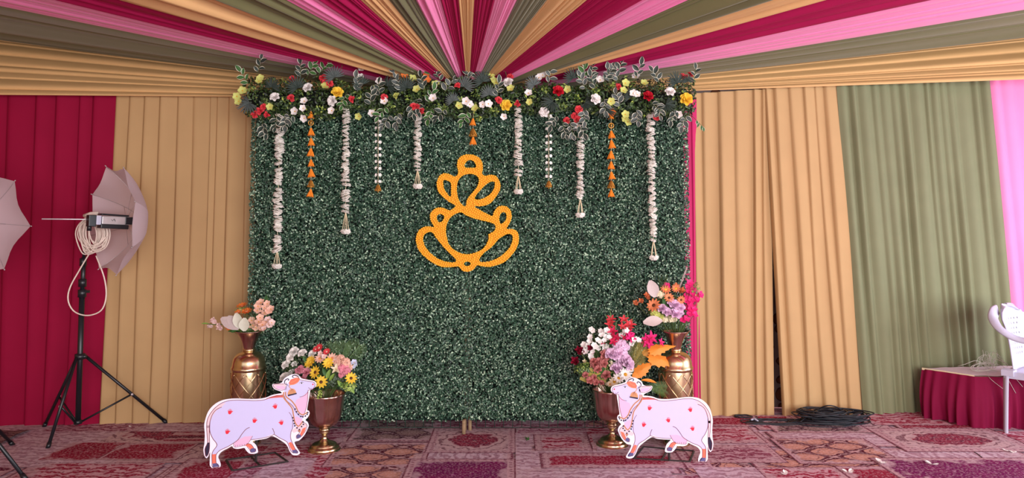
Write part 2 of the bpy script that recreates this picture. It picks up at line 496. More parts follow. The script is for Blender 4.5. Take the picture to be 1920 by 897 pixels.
def fill_random(c, X0, X1, Y0, Y1):
    c.rect(X0, Y0, X1, Y1, 0)
    y = Y0
    while y < Y1 - .05:
        h = rp.uniform(.28, .5); x = X0
        while x < X1 - .05:
            w = rp.uniform(.35, 1.0)
            x1 = min(x + w, X1); y1 = min(y + h, Y1)
            mi = rp.choice([0, 1, 2, 3, 4, 5, 8, 9, 0, 9])
            k = rp.random()
            if k < .6: c.framed(x + .02, y + .02, x1 - .02, y1 - .02, mi, .035, rp.random() < .4)
            else: c.rect(x, y, x1, y1, mi, rp.random() < .4)
            x += w
        y += h
cl = Carpet(); fill_random(cl, -4.9, SEAM, -1.0, 5.34)
cr_ = Carpet(); fill_random(cr_, SEAM, 5.2, -1.0, 5.44)
def put(c, x0, x1, yf, yb, mi, framed=0, rot=0):
    a = pr(x0, x1, yf, yb)
    if framed: c.framed(*a, mi, framed, rot)
    else: c.rect(*a, mi, rot)
# left half, as in the photograph
put(cl, -200, 150, 850, 800, 0); put(cl, 75, 260, 812, 797, 8); put(cl, 260, 470, 812, 792, 0)
put(cl, -60, 200, 880, 835, 0); put(cl, 70, 185, 866, 833, 1); put(cl, 178, 330, 866, 834, 1, .02)
put(cl, 300, 470, 832, 813, 4); put(cl, 325, 480, 797, 790, 1)
put(cl, 30, 262, 905, 872, 9); put(cl, 262, 420, 930, 862, 1, .05); put(cl, 420, 480, 905, 850, 8)
put(cl, 470, 640, 832, 790, 8); put(cl, 480, 600, 862, 833, 9)
put(cl, 648, 812, 831, 791, 3, .03); put(cl, 468, 560, 905, 862, 0); put(cl, 560, 640, 905, 842, 9)
put(cl, 600, 795, 880, 833, 2, .04); put(cl, 585, 735, 930, 878, 2)
put(cl, 795, 968, 853, 806, 5, .05); put(cl, 812, 968, 806, 788, 8)
put(cl, 735, 968, 940, 864, 7, .05)
# right half
put(cr_, 968, 1110, 815, 797, 8); put(cr_, 968, 1005, 935, 815, 0); put(cr_, 1003, 1112, 849, 818, 9, .05)
put(cr_, 1112, 1180, 845, 800, 9); put(cr_, 1015, 1290, 882, 853, 1, .05); put(cr_, 968, 1290, 940, 884, 0)
put(cr_, 1120, 1240, 850, 818, 0); put(cr_, 1290, 1340, 882, 850, 8, .03)
put(cr_, 1330, 1440, 802, 784, 1, .03); put(cr_, 1300, 1440, 835, 803, 9, .03); put(cr_, 1300, 1480, 872, 838, 8, .05)
put(cr_, 1455, 1640, 815, 790, 3, .03); put(cr_, 1500, 1700, 874, 825, 2, .03); put(cr_, 1340, 1480, 935, 880, 0)
put(cr_, 1470, 1640, 935, 880, 9, .03); put(cr_, 1640, 1760, 935, 878, 1, .03)
put(cr_, 1640, 1790, 801, 775, 9, .02); put(cr_, 1700, 1960, 851, 806, 5, .07); put(cr_, 1795, 2000, 800, 775, 8)
put(cr_, 1745, 2100, 940, 862, 7, .04)
tag(cl.build('carpet'), 'patchwork-print carpet, red and faded pink, under the leaf wall and left umbrella stand', 'carpet')
tag(cr_.build('carpet'), 'patchwork-print carpet under the white chair and black cables, right of the seam', 'carpet')
# folded end of another rug at the left edge
rg = Carpet()
a = Fl(-60, 800); b = Fl(80, 800)
rm = MB(); pts = []
NU, NV = 16, 8; vs = []; fs = []
for j in range(NV + 1):
    for i in range(NU + 1):
        u = i / NU; v = j / NV
        x = lerp(Fl(-160, 800).x, lerp(Fl(10, 835).x, Fl(80, 801).x, v), u); y = lerp(4.47, 4.84, v)
        vs.append((x, y, .012 + .022 * math.sin(math.pi * v) * (1 - .4 * u) + .004 * math.sin(20 * u)))
for j in range(NV):
    for i in range(NU): fs.append((j * (NU + 1) + i, j * (NU + 1) + i + 1, (j + 1) * (NU + 1) + i + 1, (j + 1) * (NU + 1) + i))
me = MB().add(vs, fs).mesh('rug', CM[3])
for nme, fn in (('metres', lambda v: (v.x * 1.3, v.y * 1.3)), ('local', lambda v: (.5, .5))):
    l = me.uv_layers.new(name=nme)
    for lp in me.loops: l.data[lp.index].uv = fn(me.vertices[lp.vertex_index].co)
tag(obj('rug', me), 'end of a pale rug with dark curved lines, at the left edge by the tripod', 'rug')

# ------------------------------------------------------------------ leaf wall (two panels)
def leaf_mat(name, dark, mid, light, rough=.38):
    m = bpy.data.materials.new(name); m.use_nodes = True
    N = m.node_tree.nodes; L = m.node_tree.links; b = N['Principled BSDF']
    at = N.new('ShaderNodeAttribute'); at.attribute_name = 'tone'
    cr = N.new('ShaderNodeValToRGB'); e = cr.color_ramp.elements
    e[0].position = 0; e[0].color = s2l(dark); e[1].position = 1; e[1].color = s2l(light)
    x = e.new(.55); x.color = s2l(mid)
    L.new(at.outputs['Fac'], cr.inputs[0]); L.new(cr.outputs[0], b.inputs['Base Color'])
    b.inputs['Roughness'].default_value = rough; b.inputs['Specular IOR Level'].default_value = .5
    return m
M_HEDGE = leaf_mat('boxwood_leaves', (16, 34, 27), (66, 102, 80), (190, 216, 186))  # pale ramp end paints leaf highlights into the colour
M_FILL = leaf_mat('filler_leaves', (20, 30, 20), (70, 98, 48), (176, 196, 92), .45)
M_BACK = mat('mat_backing', (8, 20, 15), .8)
nr = np.random.RandomState(4)
def leaf_cloud(name, pos, nrm, size, tone, m, parent, asp=.62):
    n = len(pos)
    nrm = nrm / np.linalg.norm(nrm, axis=1, keepdims=True)
    rv = nr.normal(size=(n, 3)); t = rv - (rv * nrm).sum(1, keepdims=True) * nrm; t /= np.linalg.norm(t, axis=1, keepdims=True)
    w = np.cross(nrm, t); L_ = size[:, None]
    V = np.stack([pos - t * L_ * .5, pos + w * L_ * asp * .5 - t * L_ * .02 + nrm * L_ * .14, pos + t * L_ * .5, pos - w * L_ * asp * .5 - t * L_ * .02 + nrm * L_ * .14], 1).reshape(-1, 3)
    idx = np.arange(n)[:, None] * 4 + np.array([[0, 1, 2, 0, 2, 3]])
    me = bpy.data.meshes.new(name)
    me.vertices.add(4 * n); me.vertices.foreach_set('co', V.astype(np.float32).ravel())
    me.loops.add(6 * n); me.loops.foreach_set('vertex_index', idx.ravel().astype(np.int32))
    me.polygons.add(2 * n); me.polygons.foreach_set('loop_start', (np.arange(2 * n) * 3).astype(np.int32))
    me.update(calc_edges=True)
    at = me.attributes.new('tone', 'FLOAT', 'POINT'); at.data.foreach_set('value', np.repeat(tone, 4).astype(np.float32))
    me.materials.append(m)
    o = obj(name, me, parent); o['kind'] = 'stuff'
    return o
HD = 4.82
XL, XM, XR = -1.805, W(877, 500, HD).x, 1.215
def hedge(x0, x1, label, n=78000):
    root = empty('artificial_hedge_panel', ((x0 + x1) / 2, HD, 0), label=label, cat='hedge panel', group='leaf wall panels')
    cx = (x0 + x1) / 2
    MB().box((0, .012, 1.21), (x1 - x0 - .03, .012, 2.26)).build('backing', M_BACK, root)
    P = np.zeros((n, 3)); P[:, 0] = nr.uniform(x0 - cx - .012, x1 - cx + .012, n); P[:, 2] = nr.uniform(.10, 2.36, n)
    # slightly ragged foot and rounded long edges
    P[:, 2] += (P[:, 2] < .14) * nr.uniform(-.02, .02, n)
    e = np.minimum(P[:, 0] - (x0 - cx - .012), (x1 - cx + .012) - P[:, 0])
    lump = .010 * np.sin(P[:, 0] * 21 + 2) * np.sin(P[:, 2] * 19) + .006 * np.sin(P[:, 0] * 47) * np.sin(P[:, 2] * 51 + 1)
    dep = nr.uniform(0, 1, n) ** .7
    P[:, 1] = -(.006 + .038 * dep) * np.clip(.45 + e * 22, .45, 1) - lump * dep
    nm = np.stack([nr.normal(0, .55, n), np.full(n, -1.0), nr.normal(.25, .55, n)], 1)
    tone = np.clip(nr.beta(1.5, 2.2, n) * (.55 + .6 * dep), 0, 1)  # deeper leaves get darker tones: shade between leaves put into the colour
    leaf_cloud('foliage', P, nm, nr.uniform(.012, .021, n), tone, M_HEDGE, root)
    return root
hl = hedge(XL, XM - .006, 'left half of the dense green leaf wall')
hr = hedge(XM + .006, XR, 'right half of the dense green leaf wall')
# wire grid foot under the left panel and the wooden props at the seam
M_WOOD = mat('prop_wood', (150, 124, 96), .8, var=.15)
M_WIRE = mat('green_wire', (36, 66, 56), .5)
def grid_part(root, xa, xb):
    g = MB(); z0, z1 = .035, .15
    for k in range(3): g.tube([(xa, -.005, lerp(z0, z1, k / 2)), (xb, -.005, lerp(z0, z1, k / 2))], .0022, 5)
    n = int((xb - xa) / .06)
    for k in range(n + 1): x = lerp(xa, xb, k / n); g.tube([(x, -.005, z0), (x, -.005, z1)], .0022, 5)
    g.build('wire_grid', M_WIRE, root)
grid_part(hl, -.72, .70); grid_part(hr, -.70, .72)
for root, dx, dy, ztop in ((hl, XM - .006 - (XL + XM - .006) / 2 - .012, -.06, 1.0), (hr, XM + .006 - (XM + .006 + XR) / 2 + .012, .05, 1.0)):
    p = MB().box((dx, dy if dy < 0 else .03, .04), (.022, .03, .08)).box((dx, .03, 1.1), (.022, .02, 2.2))
    if dy < 0: p.box((dx, -.02, .085), (.022, .1, .02))
    p.build('prop_post', M_WOOD, root)
for root, s in ((hl, -1), (hr, 1)):
    p = MB().box((s * .70, .03, .03), (.03, .25, .03)).box((s * .70, .03, 1.1), (.025, .02, 2.2))
    p.build('prop_post', M_WOOD, root)
# ------------------------------------------------------------------ petals, flowers and leaves (meshes shared between alike pieces)
def petal(L_, Wd, cup=.3, curl=.2, nl=4, nw=2, pt=.6, ruff=0.0, ph=0.0):
    vs = []; fs = []; cols = nw * 2 + 1
    for i in range(nl + 1):
        t = i / nl; w = Wd / 2 * max(.06, math.sin(math.pi * min(.985, t * .9 + .05)) ** pt)
        for j in range(cols):
            s = j / nw - 1
            vs.append((s * w, L_ * t, cup * w * s * s + curl * L_ * t * t + ruff * L_ * t * math.sin(s * 5 + ph)))
    for i in range(nl):
        for j in range(cols - 1): fs.append((i * cols + j, i * cols + j + 1, (i + 1) * cols + j + 1, (i + 1) * cols + j))
    return vs, fs
def RZ(a): return Matrix.Rotation(a, 4, 'Z')
def RX(a): return Matrix.Rotation(a, 4, 'X')
def T(v): return Matrix.Translation(v)
_c = {}
FC = dict(white=(246, 240, 238), cream=(240, 226, 196), red=(196, 22, 44), coral=(226, 70, 80), yellow=(244, 206, 70), lime=(206, 210, 120),
          peach=(240, 194, 174), pink=(232, 150, 168), lilac=(236, 202, 228), hotpink=(236, 48, 130), magenta=(214, 40, 88), maroon=(150, 20, 52),
          orange=(236, 128, 62), dusty=(206, 130, 126), blush=(238, 206, 202), snow=(248, 244, 240), blue=(206, 214, 238), brown=(92, 54, 28), gold=(222, 160, 50), salmon=(238, 150, 104))
def fm(c): return mat('petal_' + c, FC[c], .6, var=.08, nscale=60, trans=.18, objvar=.08)
def flower(kind, col, ctr='gold', seed=0):
    key = (kind, col, ctr, seed)
    if key in _c: return _c[key]
    rg_ = random.Random(hash((kind, seed)) % 9999 if False else len(kind) * 31 + seed)
    b = MB()
    if kind == 'rose':
        for n, tl, s, z in ((3, 8, .55, .12), (4, 24, .72, .06), (5, 46, .86, .0), (6, 68, .95, -.05)):
            for k in range(n):
                v, f = petal(s, s * 1.05, .75, -.12 if tl > 40 else -.35, 4, 2, .5)
                b.add(v, f, T((0, 0, z - .3)) @ RZ(2 * math.pi * k / n + tl) @ RX(math.radians(90 - tl)))
    elif kind == 'daisy':
        for lay, n in ((0, 11), (1, 9)):
            for k in range(n):
                v, f = petal(.95 - .15 * lay, .36, .25, .05, 3, 1, .6)
                b.add(v, f, RZ(2 * math.pi * (k + .5 * lay) / n) @ RX(math.radians(8 + 12 * lay)) @ T((0, .08, 0)))
        b.lathe([(.30, .02), (.28, .10), (.2, .16), (.1, .19), (.001, .20)], 10, 1)
    elif kind == 'carnation':
        for k in range(26):
            tl = rg_.uniform(5, 88); v, f = petal(.9 * (.75 + .25 * tl / 88), .6, .3, -.15, 3, 2, .35, .12, rg_.uniform(0, 6))
            b.add(v, f, T((0, 0, -.2)) @ RZ(rg_.uniform(0, 6.28)) @ RX(math.radians(90 - tl)))
    elif kind == 'blossom':
        for k in range(5):
            v, f = petal(.9, .85, .25, .12, 3, 2, .5); b.add(v, f, RZ(2 * math.pi * k / 5) @ RX(math.radians(15)))
        b.lathe([(.14, .05), (.1, .14), (.001, .18)], 7, 1)
    elif kind == 'hydrangea':
        for q in range(14):
            a = q * 2.4; zz = 1 - q / 14 * .95; rr = math.sqrt(max(0, 1 - zz * zz)); d = Vector((rr * math.cos(a), rr * math.sin(a), zz))
            B_ = T(d * .62) @ d.to_track_quat('Z', 'Y').to_matrix().to_4x4() @ RZ(a * 3)
            for k in range(4):
                v, f = petal(.42, .40, .3, .1, 2, 1, .5); b.add(v, f, B_ @ RZ(math.pi / 2 * k) @ RX(.2))
    elif kind == 'bud':
        for lay, n, tl in ((0, 3, 6), (1, 4, 20)):
            for k in range(n):
                v, f = petal(1.15, .75, .9, -.18, 4, 2, .55)
                b.add(v, f, T((0, 0, -.5)) @ RZ(2 * math.pi * k / n + lay) @ RX(math.radians(90 - tl)))
    elif kind == 'lily':
        for k in range(5):
            v, f = petal(1.3, .62, .5, -.35, 5, 2, .7); b.add(v, f, T((0, 0, -.4)) @ RZ(2 * math.pi * k / 5) @ RX(math.radians(48)))
        for k in range(3): b.tube([(0, 0, -.2), (.1 * math.cos(k * 2.1), .1 * math.sin(k * 2.1), .45)], .03, 5, 1)
    me = b.mesh(kind, [fm(col), fm(ctr)])
    _c[key] = me
    return me
LC = dict(dark=(52, 64, 58), grey=(84, 92, 90), green=(62, 104, 52), light=(128, 160, 74), palm=(104, 134, 84), orange=(232, 142, 56), gold=(176, 160, 84), cream=(226, 224, 206), stem=(90, 110, 60), pale=(214, 196, 194))
def lm(c): return mat('leaf_' + c, LC[c], .5, var=.12, nscale=40, trans=.12, objvar=.12)
def leaf(kind, col='dark'):
    key = ('leaf', kind, col)
    if key in _c: return _c[key]
    b = MB(); name = 'leaf'
    if kind == 'variegated':
        vs = []; fs = []; ms = []; nl, nw = 6, 2; cols = 7
        xs = [-1, -.8, -.4, 0, .4, .8, 1]
        for i in range(nl + 1):
            t = i / nl; w = .31 * max(.04, math.sin(math.pi * min(.98, t * .92 + .04)) ** .8)
            for j in range(cols):
                s = xs[j]; vs.append((s * w, t, .35 * w * abs(s) ** 1.5 - .12 * t * t))
        for i in range(nl):
            for j in range(cols - 1):
                b.add([vs[i * cols + j], vs[i * cols + j + 1], vs[(i + 1) * cols + j + 1], vs[(i + 1) * cols + j]], [(0, 1, 2, 3)], None, 1 if j in (0, 5) else 0)
        me = b.mesh('leaf', [lm(col), lm('cream')], False)
    elif kind == 'fan':
        name = 'fan_leaf'
        for k in range(15):
            a = math.radians(-105 + 210 * k / 14); v, f = petal(1.0 - .15 * abs(k - 7) / 7, .13, .8, -.1, 3, 1, .5)
            b.add(v, f, RZ(a) @ RX(.1 * math.sin(k * 2)))
        me = b.mesh(name, [lm(col)])
    elif kind == 'frond':
        name = 'palm_frond'
        b.tube([(0, t, -.25 * t * t) for t in (0, .25, .5, .75, 1)], .012, 5)
        for k in range(12):
            t = .12 + .86 * k / 12; l = .5 * math.sin(math.pi * (t * .8 + .15)) + .1
            for s in (-1, 1):
                v, f = petal(l, .02, .3, -.2, 2, 1, .5)
                b.add(v, f, T((0, t, -.25 * t * t)) @ RZ(-s * math.radians(48 - 18 * t)) @ RX(.15))
        me = b.mesh(name, [lm(col)])
    elif kind == 'maple':
        pts = [(0, 0), (.08, .08), (.22, .05), (.30, .16), (.40, .17), (.34, .28), (.42, .40), (.30, .44), (.33, .56), (.22, .58), (.20, .70), (.12, .76), (.09, .88), (0, 1.0),
               (-.07, .86), (-.13, .77), (-.19, .72), (-.23, .60), (-.35, .58), (-.30, .45), (-.43, .38), (-.33, .27), (-.38, .15), (-.24, .13), (-.18, .04), (-.07, .08)]
        c0 = (0, .42)
        for i in range(len(pts)):
            p, q = pts[i], pts[(i + 1) % len(pts)]
            zz = lambda r: -.25 * r[0] ** 2 - .18 * r[1] ** 2
            b.add([(c0[0], c0[1], zz(c0) + .05), (p[0], p[1], zz(p)), (q[0], q[1], zz(q))], [(0, 1, 2)])
        me = b.mesh('leaf', [lm(col)], False)
    elif kind == 'feather':
        name = 'plume'
        for k in range(90):
            t = R.random(); a = R.uniform(0, 6.28); l = .22 * (1 - .5 * t)
            v, f = petal(l, .035, .2, .1, 2, 1, .5); b.add(v, f, T((0, 0, t)) @ RZ(a) @ RX(math.radians(62)))
        b.tube([(0, 0, -.3), (0, 0, 1)], .012, 5)
        me = b.mesh(name, [lm(col)])
    elif kind == 'plain':
        v, f = petal(1, .42, .35, -.2, 5, 2, .8); b.add(v, f); me = b.mesh('leaf', [lm(col)])
    _c[key] = me
    return me
def place(name, me, pos, n, s, parent, spin=None, up=None):
    n = Vector(n).normalized(); q = n.to_track_quat('Z', 'Y')
    M_ = T(pos) @ q.to_matrix().to_4x4() @ RZ(R.uniform(0, 6.28) if spin is None else spin) @ Matrix.Scale(s, 4)
    return obj(name, me, parent, M=M_)
def place_dir(name, me, pos, d, n, s, parent, sx=1.0):
    """leaf whose length (+Y) runs along d and whose face looks to n"""
    d = Vector(d).normalized(); n = Vector(n); x = d.cross(n)
    if x.length < 1e-4: x = d.orthogonal()
    x.normalize(); z = x.cross(d)
    M_ = Matrix((( x.x, d.x, z.x, 0), (x.y, d.y, z.y, 0), (x.z, d.z, z.z, 0), (0, 0, 0, 1)))
    S = Matrix.Diagonal((s * sx, s, s, 1))
    return obj(name, me, parent, M=T(pos) @ M_ @ S)
def sprig(root_pos, d, length, parent, nleaf=5, ls=.045, col='dark', base=Vector((0, 0, 0))):
    """stem with variegated leaves; leaves are sub-parts"""
    d = Vector(d).normalized(); pts = []
    side = d.cross(Vector((0, -1, 0)))
    if side.length < .1: side = Vector((1, 0, 0))
    side.normalize()
    bend = R.uniform(-.25, .25)
    for k in range(5):
        t = k / 4; pts.append(Vector(root_pos) + d * length * t + side * bend * length * t * t)
    st = MB().tube(pts, .0016, 4).build('leaf_sprig', lm('stem'), parent)
    for k in range(nleaf):
        t = .3 + .7 * k / max(1, nleaf - 1); p = Vector(root_pos) + d * length * t + side * bend * length * t * t
        s_ = 1 if k % 2 else -1
        ld = (d * R.uniform(.4, .9) + side * s_ * R.uniform(.5, 1.0)) if k < nleaf - 1 else d
        ld = Vector(ld) + Vector((R.uniform(-.2, .2), R.uniform(-.45, .0), R.uniform(-.2, .2)))
        place_dir('leaf', leaf('variegated', col), p, ld, Vector((R.uniform(-.5, .5), -1, R.uniform(-.2, .6))), ls * R.uniform(.8, 1.2), st)
    return st

# ------------------------------------------------------------------ floral garland along the top
GD = 4.62
gar = empty('floral_garland', W(878, 185, 4.72), label='long garland of mixed flowers and dark leaves along the top of the leaf wall', cat='garland')
G0 = gar.location.copy()
def gp(x, y, D): return W(x, y, D) - G0
FZ = 4.267
for (lst, ox) in ((dict(
    rose_white=[(625, 272), (362, 347), (820, 380)], rose_yellow=[(865, 310)],
    blossom_white=[(600, 385), (590, 440), (525, 465), (1055, 130), (1050, 195), (1200, 225), (1140, 478), (1895, 385), (1310, 240), (1630, 360), (600, 520), (820, 460), (1240, 385)],
    carn_coral=[(500, 205), (745, 195), (765, 230), (800, 240), (490, 360), (270, 430), (300, 490), (245, 460), (200, 485), (980, 368), (1240, 350), (1500, 430), (1530, 460), (1470, 425), (1505, 475), (1825, 258)],
    blossom_lime=[(235, 225), (105, 300), (75, 385), (325, 430), (765, 265), (1500, 290), (1465, 205), (1650, 250), (1035, 505), (1835, 420), (60, 345), (250, 200)],
    carn_lime=[(1335, 340)], blossom_orange=[(1400, 185), (1575, 180), (1580, 215)]), 430), (dict(
    rose_white=[(350, 230), (1055, 365), (640, 470), (1650, 305)], rose_yellow=[(335, 415), (1780, 365)], rose_red=[(755, 298), (1475, 340)],
    blossom_white=[(515, 320), (150, 410), (195, 405), (20, 385), (45, 410), (610, 115), (630, 175), (665, 165), (600, 195), (1090, 215), (1385, 330), (1355, 320), (1720, 490), (1375, 190), (320, 505), (910, 585)],
    carn_coral=[(275, 375), (370, 185), (425, 400), (1235, 265), (1545, 510), (820, 540), (920, 450), (900, 525), (880, 500), (935, 540), (920, 480), (1770, 190), (1810, 170), (1750, 185)],
    carn_pink=[(70, 180)],
    blossom_lime=[(190, 150), (215, 180), (235, 215), (255, 235), (375, 285), (525, 390), (1290, 240), (1275, 300), (1175, 385), (1440, 240), (1290, 490), (1310, 550), (1290, 525), (830, 290), (90, 440)],
    blossom_orange=[(1185, 475)]), 870)):
    for k, pl in lst.items():
        kind, c = k.split('_'); kn = {'carn': 'carnation'}.get(kind, kind)
        for (a, b_) in pl:
            px, py = ox + a / FZ, 100 + b_ / FZ
            s = {'rose': .041, 'blossom': .031, 'carnation': .030}[kn] * R.uniform(.9, 1.12)
            if kn == 'rose' and c == 'yellow': s *= 1.1
            nn = Vector((R.uniform(-.35, .35), -1, R.uniform(-.15, .45) + (185 - py) * .008))
            me = flower(kn, {'white': 'white'}.get(c, c), 'gold' if kn == 'blossom' else c, R.randint(0, 2))
            place({'rose': 'rose', 'blossom': 'blossom', 'carnation': 'carnation'}[kn], me, gp(px, py, GD - .075 + abs(py - 185) * .0016), nn, s, gar)
for a, b_, ox, s in ((545, 275, 430, .085), (840, 190, 430, .08), (160, 400, 430, .09), (1270, 265, 430, .08), (1420, 275, 430, .085), (1880, 265, 430, .08), (340, 270, 430, .07), (1060, 250, 430, .07), (1790, 380, 430, .06),
                     (150, 225, 870, .08), (710, 390, 870, .085), (870, 200, 870, .075), (1130, 450, 870, .09), (1700, 235, 870, .08), (1790, 225, 870, .05), (560, 255, 870, .07), (1370, 520, 870, .05), (1620, 410, 870, .075), (200, 330, 870, .07), (970, 400, 870, .07), (1330, 350, 870, .06)):
    px, py = ox + a / FZ, 100 + b_ / FZ
    d = Vector((R.uniform(-.8, .8), -.35, -.4 if py > 190 else .8))
    place_dir('fan_leaf', leaf('fan', 'dark' if R.random() < .7 else 'grey'), gp(px, py, GD - .035), d, (0, -1, .3), s, gar)
for a, b_, ox in ((230, 150, 430), (570, 190, 430), (630, 175, 430), (720, 160, 430), (905, 90, 430), (1320, 160, 430), (1480, 145, 430), (1650, 130, 430), (1600, 170, 430), (1380, 290, 430), (1500, 370, 430), (1250, 430, 430), (1280, 500, 430),
                  (1350, 480, 430), (1620, 440, 430), (1730, 300, 430), (1720, 450, 430), (440, 490, 430), (380, 500, 430), (510, 500, 430), (1450, 400, 430), (1130, 410, 430), (1600, 390, 430), (1030, 300, 430), (150, 240, 430), (1200, 340, 430),
                  (1700, 240, 430), (1560, 290, 430), (930, 330, 430), (265, 560, 430),
                  (40, 220, 870), (90, 190, 870), (330, 150, 870), (1225, 175, 870), (1235, 215, 870), (960, 210, 870), (970, 280, 870), (1050, 280, 870), (1130, 220, 870), (1165, 225, 870), (1380, 190, 870), (1560, 230, 870), (740, 500, 870), (790, 560, 870),
                  (850, 560, 870), (910, 560, 870), (960, 450, 870), (680, 235, 870), (1500, 400, 870), (1540, 410, 870), (1840, 230, 870), (1780, 500, 870), (30, 470, 870), (270, 340, 870), (1120, 370, 870), (1380, 450, 870), (1250, 420, 870), (1000, 200, 870), (1690, 450, 870)):
    px, py = ox + a / FZ, 100 + b_ / FZ
    up = 1 if py < 175 else (-1 if py > 200 else R.choice((-1, 1)))
    d = Vector((R.uniform(-.7, .7), -.3, up))
    sprig(gp(px, py, GD - .03) - d.normalized() * .03, d, .115, gar, 5, .048, R.choice(['dark', 'dark', 'grey', 'green']))
# trailing vine at the right end
vp = smooth_curve([gp(1298, 218, GD), gp(1306, 226, GD - .02), gp(1312, 232, GD - .02), gp(1318, 238, GD - .02)], 4)
vn = MB().tube(vp, .0014, 4).build('trailing_vine', lm('stem'), gar)
for k in (4, 7, 10, 12): place_dir('leaf', leaf('variegated', 'green'), vp[min(k, len(vp) - 1)], (R.uniform(-.5, .8), -.1, -.8), (0, -1, .2), .032, vn)
# loose filler greenery, nobody could count it
n = 13000
X = nr.uniform(W(462, 185, 4.7).x, W(1300, 185, 4.7).x, n) - G0.x
xt = (X + G0.x + 1.8) * 3.1
rad = (.085 + .018 * np.sin(xt * 1.7) + .014 * np.sin(xt * 4.1 + 1)) * nr.uniform(.2, 1.0, n) ** .5
ang = nr.uniform(0, 2 * np.pi, n)
P = np.stack([X, np.cos(ang) * rad * .8 - .02, np.sin(ang) * rad * 1.45], 1)
NM = np.stack([nr.normal(0, .5, n), np.full(n, -.6) + np.cos(ang) * .5, np.sin(ang) * .5 + nr.normal(.2, .5, n)], 1)
clump = .5 + .5 * np.sin(X * 27) * np.sin(P[:, 2] * 40 + X * 11)
tone = np.clip(nr.beta(1.3, 3.5, n) + .55 * (clump > .78) * nr.uniform(.2, 1, n), 0, 1)
leaf_cloud('foliage', P, NM, nr.uniform(.014, .034, n), tone, M_FILL, gar, .5)
core = MB()
core.tube([(W(470, 185, 4.74).x - G0.x + k * .06, .02, 0) for k in range(51)], [.05 + .015 * math.sin(k) for k in range(51)], 8)
core.build('foam_core', mat('dark_core', (14, 20, 14), .9), gar)

# ------------------------------------------------------------------ hanging strings
SD = 4.68
def tuberose(seed):
    key = ('tub', seed)
    if key in _c: return _c[key]
    rg_ = random.Random(seed); b = MB()
    for lay, (z0, sc_) in enumerate(((.16, .9), (-.14, 1.0))):
        p1, p2 = rg_.uniform(0, 6), rg_.uniform(0, 6)
        b.lathe([(.12, .10), (.55, .13), (.9, .10), (1.0, .02), (.88, -.06), (.5, -.03), (.12, -.04)], 18, M=T((0, 0, z0)) @ RX(rg_.uniform(-.15, .15)),
                rfun=lambda r, z, a: r * sc_ * (1 + (.13 * math.sin(5 * a + p1) + .08 * math.sin(9 * a + p2)) * min(1, r)))
    b.v = [(x, y, z + .12 * math.sin(6 * math.atan2(y, x) + seed) * min(1, math.hypot(x, y))) for x, y, z in b.v]
    _c[key] = b.mesh('flower', fm('petalwhite'))
    return _c[key]
FC['petalwhite'] = (244, 238, 230)
def white_string(xt, yt, xb, yfl, yend, label, hw, gap=()):
    top = W(xt, yt, SD); root = empty('hanging_garland', top, label=label, cat='garland', group='white petal garlands')
    end = W(xb, yend, SD) - top; fl_ = W(lerp(xt, xb, (yfl - yt) / (yend - yt)), yfl, SD) - top
    MB().tube([(0, 0, .02), fl_], .0015, 4).build('thread', M_STRING, root)
    nfl = int((yfl - yt) / 6.2)
    r_ = hw / FPX * SD * 1.08
    for k in range(nfl + 1):
        t = k / nfl; p = fl_ * t
        if any(a < t < b for a, b in gap): continue
        place('flower', tuberose(R.randint(1, 5)), p + Vector((R.uniform(-.005, .005), 0, R.uniform(-.004, .004))), (R.uniform(-.5, .5), R.uniform(-.5, .2), 1), r_ * R.uniform(.72, 1.15), root)
    t_ = MB()
    for k in range(4):
        a = k * 1.6 + .4; sp = .022
        t_.tube(smooth_curve([fl_, fl_.lerp(end, .5) + Vector((math.cos(a) * sp * .6, math.sin(a) * .01, 0)), end + Vector((math.cos(a) * sp, math.sin(a) * .012, .008))], 3), .0022, 5)
    t_.build('tassel', M_STRING, root)
    for k in range(4):
        a = k * 1.6 + .4
        place('flower', tuberose(k + 1), end + Vector((math.cos(a) * .017, math.sin(a) * .012 - .004, .0)), (math.cos(a) * .5, -.6, -.5), .02, root)
white_string(525, 218, 519, 470, 500, 'leftmost and longest white petal garland on the leaf wall', 8, ((.36, .38), (.52, .545), (.87, .88)))
white_string(649, 205, 648, 397, 435, 'white petal garland between the left orange tassel string and the thin bell string', 7.5, ((.44, .46), (.75, .78)))
white_string(783, 212, 783, 318, 350, 'short white petal garland under a red bloom, just up left of the yellow emblem', 7)
white_string(971, 205, 972, 328, 360, 'short white petal garland just up right of the yellow emblem', 7.5, ((.86, .9),))
white_string(1088, 228, 1088, 372, 404, 'white petal garland below the red blooms, left of the right-hand orange tassel string', 7, ((.35, .37), (.62, .65)))
white_string(1219, 215, 1226, 450, 484, 'rightmost long white petal garland on the leaf wall', 7.5)
M_OR = mat('orange_thread', (232, 134, 40), .8, var=.15, nscale=120)
M_BELL = mat('gold_bell', (206, 150, 70), .35, .7)
def tassel_mesh(s=0):
    key = ('tas', s)
    if key in _c: return _c[key]
    b = MB()
    b.lathe([(.001, 0), (.12, -.02), (.16, -.12), (.15, -.2), (.3, -.55), (.42, -.95), (.36, -1.0), (.001, -.97)], 12, rfun=lambda r, z, a: r * (1 + .16 * math.sin(6 * a + s) * (1 if z < -.3 else 0)))
    for k in range(10):
        a = k * .63; b.tube([(.14 * math.cos(a), .14 * math.sin(a), -.2), (.46 * math.cos(a), .46 * math.sin(a), -1.03 - .06 * math.sin(k * 3 + s))], .035, 4)
    _c[key] = b.mesh('tassel', M_OR, False)
    return _c[key]
